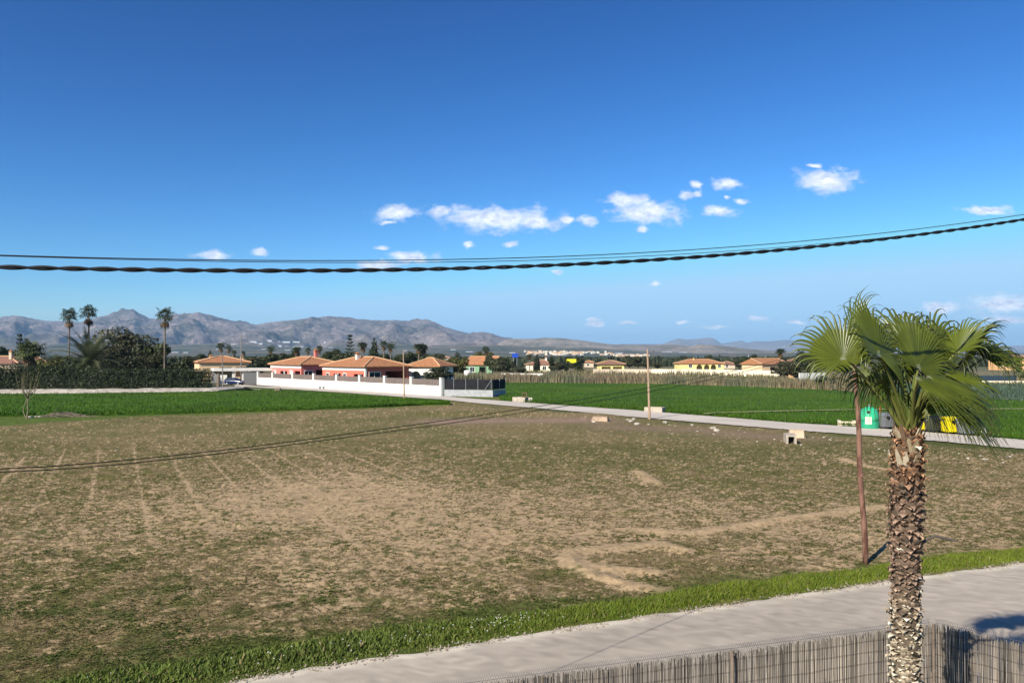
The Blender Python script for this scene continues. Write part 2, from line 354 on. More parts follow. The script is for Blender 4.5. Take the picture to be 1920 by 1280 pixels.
def strip_xy(A, B, n, z, jit=0.0, seed=0):
    """grid between two polylines of equal length"""
    A = np.array(A); B = np.array(B); m = len(A); t = np.linspace(0, 1, n)
    if jit:
        A = A+(B-A)/np.linalg.norm(B-A, axis=1)[:, None]*((fbm(np.arange(m)*0.35, np.full(m, 7.0+seed), seed, 4)-0.5)*2*jit)[:, None]
        B = B+(A-B)/np.linalg.norm(B-A, axis=1)[:, None]*((fbm(np.arange(m)*0.35, np.full(m, 77.0+seed), seed, 3)-0.5)*2*jit)[:, None]
    P = A[:, None]*(1-t)[None, :, None]+B[:, None]*t[None, :, None]
    V = np.concatenate([P, np.full(P.shape[:2]+(1,), z)], -1); return V, t
def grid_faces(nr, nc):
    i = (np.arange(nr-1)[:, None]*nc+np.arange(nc-1)[None]).ravel()
    return np.stack([i, i+1, i+nc+1, i+nc], -1)
def build_roads():
    xs = np.arange(-34, 70, 0.16); A = np.stack([xs, np.interp(xs, [p[0] for p in NE], [p[1] for p in NE])], -1)
    nrm = np.array([0.385, -0.923]); B = A+nrm*6.3
    V, t = strip_xy(A, B, 40, ROADZ, 0.16, 3)
    X, Y = V[..., 0], V[..., 1]; V[..., 2] += 0.006*(fbm(X*0.4, Y*0.4, 4, 2)-0.5)-0.010*(np.abs(t-0.5)*2)**4
    base = np.array([0.415, 0.355, 0.288])*(0.93+0.14*fbm(X*0.5, Y*1.2, 6, 4))[..., None]*(0.68+0.64*fbm(X*20, Y*20, 61, 3))[..., None]
    al = X*0.923+Y*0.385; ac = t[None, :]*6.3
    wear = (np.exp(-((ac-1.7)/0.45)**2)+np.exp(-((ac-3.7)/0.45)**2))*(0.5+0.5*fbm(al*0.2, ac, 19, 3)); base = base*(1-0.07*wear[..., None])
    patch = sst(0.60, 0.68, fbm(al*0.16, ac*0.5, 27, 3)); base = base*(1-0.10*patch[..., None])
    edge = np.exp(-((ac-0.12)/0.16)**2)*sst(0.25, 0.55, fbm(X*2, Y*2, 8, 3)+0.08); base = base*(1-edge[..., None])+np.array([0.60, 0.53, 0.42])*(0.75+0.5*fbm(X*10, Y*10, 62, 2))[..., None]*edge[..., None]
    near = sst(5.2, 6.0, ac+0.5*fbm(X*1.3, Y*1.3, 12, 3)); base = base*(1-near[..., None])+np.array([0.33, 0.27, 0.20])*near[..., None]
    tag(np_obj('near_road', V.reshape(-1, 3), grid_faces(*X.shape), mat('road_concrete', (1, 1, 1), 0.9, 0.05, 45, attr=True, bump=0.006, bscale=30, spec=0.2), base.reshape(-1, 3), smooth=True), kind='structure')
    px = np.arange(440, 2301, 3.0)
    A = [xy(x, interp(FTOP, x)) for x in px]; B = [xy(x, interp(FBOT, x)) for x in px]
    V, t = strip_xy(A, B, 16, 0.075, 0.28, 9); X, Y = V[..., 0], V[..., 1]
    V[..., 2] += 0.03*(fbm(X*0.3, Y*0.3, 44, 2)-0.5)
    base = np.array([0.52, 0.46, 0.395])*(0.82+0.36*fbm(X*0.35, Y*0.35, 63, 4))[..., None]
    rut = (np.exp(-((t-0.3)/0.09)**2)+np.exp(-((t-0.68)/0.09)**2))[None, :]*0.08; base = base*(1+rut[..., None])
    tag(np_obj('far_road', V.reshape(-1, 3), grid_faces(*X.shape), mat('dirt_road', (1, 1, 1), 0.95, 0.06, 1.5, attr=True, bump=0.02, bscale=5, spec=0.1), base.reshape(-1, 3), smooth=True), kind='structure')
def crop(name, bot, top, x0, x1, h, c, nblade, bh, amp=0.06, seed=0, cvar=0.55, nr=60, step=4.0, bw=0.05, lift=0.0):
    px = np.arange(x0, x1+1, step)
    A = np.array([xy(x, interp(bot, x)) for x in px]); B = np.array([xy(x, interp(top, x)) for x in px])
    t = np.linspace(0, 1, nr)**1.25; P = A[:, None]*(1-t)[None, :, None]+B[:, None]*t[None, :, None]; X, Y = P[..., 0], P[..., 1]
    def hz(X, Y): return h+lift+amp*(fbm(X*0.7, Y*0.7, seed, 4)-0.5)*2
    def tone(X, Y): return (1-cvar/2+cvar*fbm(X/7, Y/4, seed+3, 3))*(0.8+0.4*fbm(X*1.6, Y*1.6, seed+5, 3))
    Z = hz(X, Y)*sst(0, 0.03, t)[None, :]*sst(1.0, 0.985, t)[None, :]+0.02
    c = np.array(c); col = c*tone(X, Y)[..., None]*0.85
    yl = sst(0.56, 0.72, fbm(X/14, Y/9, seed+11, 3))[..., None]*0.45; col = col*(1-yl)+c*np.array([1.9, 1.25, 1.2])*0.85*yl
    V = np.stack([X, Y, Z], -1).reshape(-1, 3)
    base = np_obj(name, V, grid_faces(*X.shape), mat(name+'_leaves', (1, 1, 1), 0.85, 0.25, 2.2, attr=True, bump=0.05, bscale=3.0, spec=0.15), col.reshape(-1, 3), smooth=True)
    tag(base, kind='stuff')
    i = rng.random(nblade)*(len(px)-1.01); q = rng.random(nblade)**1.5; k = i.astype(int); f = (i-k)[:, None]
    Pb = (A[k]*(1-f)+A[k+1]*f)*(1-q)[:, None]+(B[k]*(1-f)+B[k+1]*f)*q[:, None]
    x, y = Pb[:, 0], Pb[:, 1]; z = hz(x, y)-0.05; th = rng.random(nblade)*6.28; hh = bh*(0.5+rng.random(nblade)); w = bw*(0.6+0.8*rng.random(nblade))
    dx, dy = np.cos(th), np.sin(th); ln = (rng.random(nblade)-0.5)*hh*0.9
    a = np.stack([x-dx*w, y-dy*w, z], -1); b = np.stack([x+dx*w, y+dy*w, z], -1); cc = np.stack([x+dy*ln, y-dx*ln, z+hh], -1)
    V = np.stack([a, b, cc], 1).reshape(-1, 3); F = np.arange(nblade*3).reshape(-1, 3)
    colb = c*(0.88+0.36*rng.random(nblade))[:, None]*tone(x, y)[:, None]; colb = np.repeat(colb, 3, 0)
    b = np_obj('blades', V, F, M['grassleaf'], colb, parent=base); b['kind'] = 'stuff'
LTOP = [(-900,744),(0,740.5),(150,739.5),(400,735.5),(520,735),(640,741),(760,750),(850,757)]
LTOP = [(-900,744),(0,740.5),(150,739.5),(400,736),(500,733),(560,735),(640,741),(740,749),(820,754),(850,758)]
LBOT = [(-900,784),(0,781),(150,780),(300,777),(500,771),(700,764),(790,760),(850,759)]
RTOP = [(920,744),(935,719),(950,718.3),(1218,720.5),(1400,726.5),(1540,732),(1650,739),(1800,748),(1930,755),(2300,775)]
RBOT = [(x, y-1.2) for x, y in FTOP]
def build_ground():
    g = 24000
    m = mat('plain_soil', (0.10, 0.11, 0.05), 0.95, 0.3, 0.004, color2=(0.22, 0.18, 0.11), det=8, spec=0.1)
    np_obj('ground', [(-g, -400, -0.12), (g, -400, -0.12), (g, g, -0.12), (-g, g, -0.12)], [(0, 1, 2, 3)], m)['kind'] = 'structure'
    build_field(); build_roads()
    crop('young_wheat', LBOT, LTOP, -500, 846, 0.24, (0.060, 0.132, 0.006), 60000, 0.22, seed=100)
    crop('green_cereal', RBOT, RTOP, 936, 2250, 0.20, (0.062, 0.132, 0.007), 70000, 0.22, seed=200)
    # tan footpath through the right crop
    px = np.arange(1320, 2100, 6.0); yy = np.interp(px, [1320, 1345, 1450, 1600, 1750, 1920, 2100], [781, 779, 776, 773, 772, 771.5, 772])
    A = [xy(x, y) for x, y in zip(px, yy-0.4)]; B = [xy(x, y) for x, y in zip(px, yy+0.6)]
    V, t = strip_xy(A, B, 4, 0.34, 0.25, 5)
    np_obj('footpath', V.reshape(-1, 3), grid_faces(*V.shape[:2]), mat('path_soil', (0.36, 0.32, 0.16), 0.95, 0.35, 0.8))['kind'] = 'structure'
    # bluish cabbage rows beyond the crop at the right, and a second green strip behind the reeds
    crop('cabbage_rows', [(x, y-0.6) for x, y in RTOP], [(1540,724),(1700,722),(1930,722),(2300,724)], 1600, 2250, 0.18, (0.085, 0.13, 0.085), 26000, 0.35, seed=300, amp=0.2, bw=0.16, nr=30)
    crop('far_green_strip', [(1290,716),(1545,722)], [(1290,707),(1545,711)], 1290, 1545, 0.2, (0.060, 0.105, 0.018), 6000, 0.3, seed=340, nr=14, bw=0.12)
build_ground()
def verge():
    n = 130000; s = rng.random(n)*62-20; xs = [p[0] for p in NE]; ys = [p[1] for p in NE]
    big = fbm(s*0.35, s*0.02, 71, 3); q = rng.random(n)**1.15*(0.80+0.95*big)+0.08
    x = s-0.385*q; y = np.interp(s, xs, ys)+0.923*q
    cl = fbm(x*1.8, y*1.8, 72, 3); left = sst(4, -4, s)
    tall = sst(0.15, 0.55, q)*(0.5+0.9*cl)*sst(2.6, 1.7, q)*(1-0.55*left*(rng.random(n) < 0.8))
    h = (0.03+0.125*tall)*(0.5+0.8*rng.random(n)); keep = cl+0.35*(1-np.abs(q-1.0)/1.4) > 0.40+0.12*(rng.random(n)-0.5)
    x, y, h, cl, left = x[keep], y[keep], h[keep], cl[keep], left[keep]; n = len(x)
    th = rng.random(n)*6.28; w = 0.006+0.008*rng.random(n)+0.010*left; dx, dy = np.cos(th), np.sin(th)
    lean = h*(0.2+0.7*rng.random(n)); la = rng.random(n)*6.28*0.4+0.3; lx, ly = np.cos(la)*lean, np.sin(la)*lean*(rng.random(n)-0.3)
    z = np.zeros(n)+field_z(x, y)-0.01
    P = lambda f, sgn: np.stack([x+lx*f**2+sgn*dx*w*(1-f*0.5), y+ly*f**2+sgn*dy*w*(1-f*0.5), z+h*f*(1-0.15*f)], -1)
    tip = np.stack([x+lx, y+ly, z+h*0.86], -1)
    V = np.stack([P(0, -1), P(0, 1), P(0.55, 1), P(0.55, -1), tip], 1).reshape(-1, 3); b = np.arange(n)*5
    F = np.concatenate([np.stack([b, b+1, b+2, b+3], -1), np.stack([b+3, b+2, b+4, b+4], -1)])
    F3 = np.concatenate([np.stack([b, b+1, b+2], -1), np.stack([b, b+2, b+3], -1), np.stack([b+3, b+2, b+4], -1)])
    yel = (rng.random(n)*0.7+0.3*fbm(x*0.7, y*0.7, 73, 2))[:, None]
    c = np.array([0.095, 0.175, 0.012])*(1-yel)+np.array([0.24, 0.265, 0.030])*yel
    lf = left[:, None]*0.6; c = c*(1-lf)+np.array([0.11, 0.145, 0.042])*lf; dry = (rng.random(n) < 0.06)[:, None]; c = np.where(dry, np.array([0.30, 0.24, 0.11]), c)
    c = c*(0.7+0.6*rng.random(n))[:, None]
    tag(np_obj('verge_grass', V, F3, M['grassleaf'], np.repeat(c, 5, 0)), kind='stuff')
    # daisies
    m = 90; s = np.concatenate([rng.normal(0.2, 0.5, 45), rng.normal(-2.6, 1.0, 30), rng.random(m-75)*10-8]); q = 0.35+rng.random(m)*0.9
    x = s-0.385*q; y = np.interp(s, xs, ys)+0.923*q; z = 0.06+0.07*rng.random(m); r = 0.008+0.007*rng.random(m)
    k = np.arange(6)*math.pi/3; tl = (rng.random((m, 1))-0.5)*1.2
    V = np.stack([x[:, None]+r[:, None]*np.cos(k), y[:, None]+r[:, None]*np.sin(k), z[:, None]+r[:, None]*(np.sin(k)*0.5+np.cos(k)*tl)], -1).reshape(-1, 3)
    np_obj('white_flowers', V, np.arange(m*6).reshape(-1, 6), mat('petals', (0.52, 0.53, 0.50), 0.7, 0.05))['kind'] = 'stuff'
    # loose gravel and crumbs along the road's far edge
    m = 5200; s = rng.random(m)*62-20; q = rng.normal(-0.04, 0.10, m); x = s-0.385*q; y = np.interp(s, xs, ys)+0.923*q; keep = fbm(x*1.6, y*1.6, 93, 3) > 0.44; x, y = x[keep], y[keep]; m = len(x); r = 0.010+0.028*rng.random(m)**2.2; z = np.full(m, 0.035); a = rng.random(m)*6.28
    k3 = a[:, None]+np.arange(3)*2.094
    ring = np.stack([x[:, None]+r[:, None]*np.cos(k3), y[:, None]+r[:, None]*np.sin(k3), np.repeat(z[:, None]-0.01, 3, 1)], -1); topv = np.stack([x, y, z+r*0.8], -1)[:, None]
    V = np.concatenate([ring, topv], 1).reshape(-1, 3); b = np.arange(m)*4; F = np.concatenate([np.stack([b+i, b+(i+1) % 3, b+3], -1) for i in range(3)])
    g = (0.6+0.6*rng.random(m))[:, None]; np_obj('road_gravel', V, F, M['attr'], np.repeat(np.array([0.36, 0.305, 0.235])*g, 4, 0))['kind'] = 'stuff'
    # broad-leaved weeds low over the field
    n = 170000; Y = 12.5+42*rng.random(n)**1.7; X = (rng.random(n)*2-1)*0.78*Y
    v, n1, n2, n3 = field_cover(X, Y); keep = (v < 0.10+0.5*(rng.random(n)-0.5)) & (near_edge_side(X, Y) > 0.7); X, Y = X[keep], Y[keep]; n = len(X)
    Vs = []; Cs = []; z0 = field_z(X, Y)
    patch = fbm(X*1.1, Y*1.1, 91, 3); gcol = np.where((rng.random(n) < sst(0.42, 0.6, patch))[:, None], np.array([0.090, 0.115, 0.026]), np.array([0.165, 0.140, 0.055]))
    gcol = gcol*(0.6+0.8*rng.random(n))[:, None]
    for k in range(4):
        a = rng.random(n)*6.28; ln = (0.020+0.050*rng.random(n))*(0.7+0.9*patch); up = 0.1+0.75*rng.random(n); wd = ln*0.22
        dx, dy = np.cos(a), np.sin(a); ox, oy = (rng.random(n)-0.5)*0.08, (rng.random(n)-0.5)*0.08
        b = np.stack([X+ox, Y+oy, z0-0.005], -1); d = np.stack([dx, dy, up], -1)*ln[:, None]; sd2 = np.stack([-dy, dx, 0*dx], -1)*wd[:, None]
        Vs.append(np.stack([b, b+d*0.55+sd2, b+d+np.array([0, 0, -0.25])*ln[:, None], b+d*0.55-sd2], 1)); Cs.append(gcol)
    V = np.concatenate(Vs).reshape(-1, 3); C = np.repeat(np.concatenate(Cs), 4, 0)
    np_obj('field_weeds', V, np.arange(len(V)).reshape(-1, 4), M['grassleaf'], C)['kind'] = 'stuff'
verge()
# ================================================================ MOUNTAINS
RIDGE = [(-700,600),(-300,606),(-120,600),(0,597),(30,592.5),(60,597),(85,601.5),(115,602),(150,604),(185,594),(205,590),(215,586.5),(238,583.5),(250,582.5),(262,590),(280,597),(300,598),(320,594),(335,590),(352,588),(372,587),(398,591),(420,598),(445,603),(480,608),(510,603.5),(560,598.5),(600,594),(640,593.5),(660,597),(700,600),(740,600),(770,602),(800,601),(815,603),(832,612),(860,620.5),(880,625),(905,622),(922,625),(940,631),(960,634),(1000,640),(1050,646),(1120,652),(1200,657),(1300,660),(2600,664)]
FORE = [(900,668),(940,640),(960,635),(1000,635),(1022,633),(1060,634.5),(1090,638),(1120,642),(1150,645.5),(1180,646),(1220,646.5),(1262,645.5),(1290,648),(1330,650),(1400,654),(1500,660),(1560,662),(1700,664),(2600,665)]
HILL = [(1250,668),(1290,651),(1300,648.5),(1311,645),(1341,647),(1370,650),(1405,654),(1442,658),(1500,661),(1560,666),(1600,668)]
FAR = [(900,662),(1120,650),(1170,644.5),(1240,645),(1261,637.5),(1274,634),(1287,637),(1302,635.5),(1330,632.5),(1341,635),(1352,644),(1367,642),(1392,638),(1401,643),(1414,639.5),(1442,640),(1470,637),(1499,639),(1540,640),(1620,642),(1700,640),(1800,645),(1900,648),(2100,644),(2600,650)]
def mountain_mat(name, rock, scrub, pale, sc):
    m = bpy.data.materials.new(name); m.use_nodes = True; t = m.node_tree; n = t.nodes; l = t.links; b = n['Principled BSDF']
    b.inputs['Roughness'].default_value = 0.95; b.inputs['Specular IOR Level'].default_value = 0.1
    tc = n.new('ShaderNodeTexCoord'); at_ = n.new('ShaderNodeAttribute'); at_.attribute_name = 'col'
    sp = n.new('ShaderNodeSeparateColor'); l.new(at_.outputs['Color'], sp.inputs[0])
    def nz(s, d=8):
        x = n.new('ShaderNodeTexNoise'); x.inputs['Scale'].default_value = s; x.inputs['Detail'].default_value = d; x.inputs['Roughness'].default_value = 0.7; l.new(tc.outputs['Object'], x.inputs['Vector']); return x.outputs['Fac']
    def ramp(v, a, b_):
        x = n.new('ShaderNodeMapRange'); l.new(v, x.inputs['Value']); x.inputs['From Min'].default_value = a; x.inputs['From Max'].default_value = b_; return x.outputs[0]
    def mix(f, A, B):
        x = n.new('ShaderNodeMix'); x.data_type = 'RGBA'
        l.new(f, x.inputs['Factor'])
        for k, v in (('A', A), ('B', B)):
            if isinstance(v, tuple): x.inputs[k].default_value = (*v, 1)
            else: l.new(v, x.inputs[k])
        return x.outputs['Result']
    c = mix(ramp(nz(1/420*sc), 0.42, 0.60), rock, scrub); c = mix(ramp(nz(1/90*sc), 0.54, 0.74), c, pale); c = mix(ramp(nz(1/35*sc), 0.50, 0.72), c, tuple(x*0.45 for x in scrub))
    ap = mix(ramp(nz(1/260*sc), 0.45, 0.55), (0.060, 0.075, 0.035), (0.22, 0.17, 0.11)); ap = mix(ramp(nz(1/60*sc), 0.60, 0.70), ap, (0.42, 0.38, 0.33)); ap = mix(ramp(nz(1/28*sc), 0.5, 0.62), ap, (0.045, 0.06, 0.03))
    c = mix(sp.outputs[0], ap, c)
    l.new(c, b.inputs['Base Color'])
    bp = n.new('ShaderNodeBump'); bp.inputs['Distance'].default_value = 45/sc; l.new(nz(1/120*sc, 9), bp.inputs['Height']); l.new(bp.outputs[0], b.inputs['Normal'])
    return m
def mountain(name, ridge, Y0, Yr, Y1, apron_z, apron_Y, x0, x1, step, rows, rough, m, seed, jag):
    px = np.arange(x0, x1+1, step); u = (px-960)/FPX; rz = np.array([zpx(interp(ridge, p), Yr) for p in px])
    v = np.concatenate([np.linspace(0, 1, rows), np.linspace(1, 2, max(4, rows//5))[1:]])
    V = np.zeros((len(px), len(v), 3)); C = np.zeros((len(px), len(v), 3))
    for i in range(len(px)):
        hz = rz[i]
        for j, t in enumerate(v):
            Y = Y0+(Yr-Y0)*t if t <= 1 else Yr+(Y1-Yr)*(t-1)
            X = u[i]*Y
            if t <= 1:
                ta = (apron_Y-Y0)/(Yr-Y0); az = min(apron_z, hz*0.55)
                if t < ta: z = az*(t/ta)**1.3; rel = 0
                else:
                    rel = (t-ta)/(1-ta); z = az+(hz-az)*(0.25*rel+0.75*rel**1.7)
            else: rel = 2-t; z = hz*max(0, 2-t)
            nv = mnoise.ridged_multi_fractal((X/900+seed, Y/1500, 0.3*seed), 0.9, 2.1, 7, 1.0, 2.0)      # spurs and gullies
            nb = mnoise.fractal((X/260+seed, Y/400, 1.7), 1.0, 2.1, 5)
            nr_ = mnoise.ridged_multi_fractal((X/270, Y/420, seed), 0.8, 2.1, 4, 1.0, 2.0)
            env = max(0.0, min(1, rel*3))*(1-rel**6) if t <= 1 else 0.6
            z += rough*hz*env*((nv-1.2)*0.29+(nr_-1.1)*0.085+nb*0.08)
            if t <= 1.0 and rel > 0.9: z += jag*mnoise.fractal((X/70, seed*3.1, 0.2), 0.9, 2.2, 4)*hz*(rel-0.9)*10
            V[i, j] = (X, Y, z-0.5 if t == 0 else z)
            C[i, j, 0] = min(1, max(0, (rel+0.12*nb)*4.0-0.15)) if t <= 1 else 1
    o = np_obj(name, V.reshape(-1, 3), grid_faces(*V.shape[:2])[:, ::-1], m, C.reshape(-1, 3)); o['kind'] = 'structure'
    return V
def build_mountains():
    m1 = mountain_mat('sierra_rock', (0.255, 0.205, 0.195), (0.075, 0.072, 0.055), (0.42, 0.34, 0.285), 1.0)
    m2 = mountain_mat('hill_rock', (0.33, 0.27, 0.22), (0.15, 0.135, 0.09), (0.5, 0.43, 0.35), 1.3)
    m3 = mountain_mat('far_rock', (0.30, 0.24, 0.21), (0.18, 0.15, 0.11), (0.38, 0.32, 0.27), 0.5)
    V = mountain('mountains', RIDGE, 3000, 8800, 12000, 62, 5000, -700, 2600, 3.0, 150, 1.0, m1, 3.3, 0.012)
    mountain('hills', FORE, 3900, 5900, 8000, 20, 4700, 900, 2600, 4.0, 46, 0.8, m2, 7.9, 0.01)
    mountain('low_hill', HILL, 4300, 5200, 6300, 8, 4500, 1250, 1600, 3.0, 30, 0.8, m2, 12.1, 0.01)
    mountain('far_mountains', FAR, 14000, 18000, 21000, 40, 14500, 900, 2600, 5.0, 30, 0.6, m3, 21.5, 0.006)
    return V
MV = build_mountains()
# air: the far hills fade to blue through it
def haze():
    b = MB().box(-24500, 24500, -450, 24500, -1.2, 640)
    m = bpy.data.materials.new('haze_air'); m.use_nodes = True; t = m.node_tree; t.nodes.clear()
    v = t.nodes.new('ShaderNodeVolumePrincipled'); v.inputs['Color'].default_value = (0.41, 0.68, 1.0, 1); v.inputs['Density'].default_value = HAZE; v.inputs['Anisotropy'].default_value = 0.0
    o = t.nodes.new('ShaderNodeOutputMaterial'); t.links.new(v.outputs[0], o.inputs['Volume'])
    h = b.build('haze', m); h['kind'] = 'stuff'
HAZE = 5.4e-5
haze()
# ================================================================ FAN PALM (foreground)
def bez(a, b, c, n):
    return [(a*(1-t)**2+b*2*t*(1-t)+c*t*t) for t in [i/(n-1) for i in range(n)]]
def fan_blade(hub, axis, normal, Rr, spread, nseg, droop, wind, cup, r, joint=0.55, shade=1.0, roll=0.0):
    a = axis.normalized(); n = (normal-a*normal.dot(a)).normalized(); b = n.cross(a)
    V = []; F = []; C = []; dl = spread/nseg; NS = 15; Wd = Vector(wind); ftone = r.uniform(0.85, 1.15)
    for i in range(nseg):
        th = -spread+(i+0.5)*2*dl; q = abs(th)/spread
        L0 = Rr*(1-0.30*q*q)*r.uniform(0.90, 1.08); sj = joint*r.uniform(0.84, 0.95)
        d = (a*math.cos(th)+b*math.sin(th)+n*cup*(q**2+0.15*math.sin(th*3+roll))).normalized(); p = hub.copy(); side = (-a*math.sin(th)+b*math.cos(th)).normalized()
        tone = (0.55+0.45*shade)*r.uniform(0.82, 1.16)*ftone; base = len(V); dr = droop*r.uniform(0.9, 2.6)*(1+2.2*max(0, q-0.55)); sj *= 1-0.75*max(0, q-0.5); flut = Vector((r.uniform(-1, 1), r.uniform(-1, 1), r.uniform(-1, 1)))*0.22  # shade paints the frond's light and dark into its leaf colour
        tipb = r.random()
        for k in range(NS):
            s = 0.03+0.97*k/(NS-1)
            if k: p = p+d*(L0*0.97/(NS-1))
            if s > sj*0.85:
                e = (s-sj*0.85)/(1-sj*0.85); d = (d+(Vector((0, 0, -1))*dr+Wd+flut)*(0.04+0.75*e*e)).normalized()
            w = min(s, sj)*L0*math.tan(dl)*1.02
            if s > sj: w *= (0.80*max(0.03, (1-(s-sj)/(1-sj)))**0.9)
            sd_ = (side-d*side.dot(d)).normalized(); nn = d.cross(sd_) if d.cross(sd_).dot(n) > 0 else -d.cross(sd_)
            fold = w*(0.85 if s < sj else 1.1)
            V += [p-sd_*w-nn*fold*0.5, p+nn*fold*0.5, p+sd_*w-nn*fold*0.5]
            g = max(0, (s-sj)/(1-sj))
            c = Vector((0.098, 0.122, 0.012))*(1-0.45*g)+Vector((0.050, 0.072, 0.018))*0.45*g
            if s < 0.05: c = Vector((0.42, 0.43, 0.30))*0.8
            if g > 0.85 and tipb < 0.35: c = Vector((0.20, 0.13, 0.06))
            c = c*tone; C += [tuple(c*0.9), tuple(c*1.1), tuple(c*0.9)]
        for k in range(NS-1):
            q0 = base+3*k; F += [(q0, q0+1, q0+4, q0+3), (q0+1, q0+2, q0+5, q0+4)]
    return V, F, C
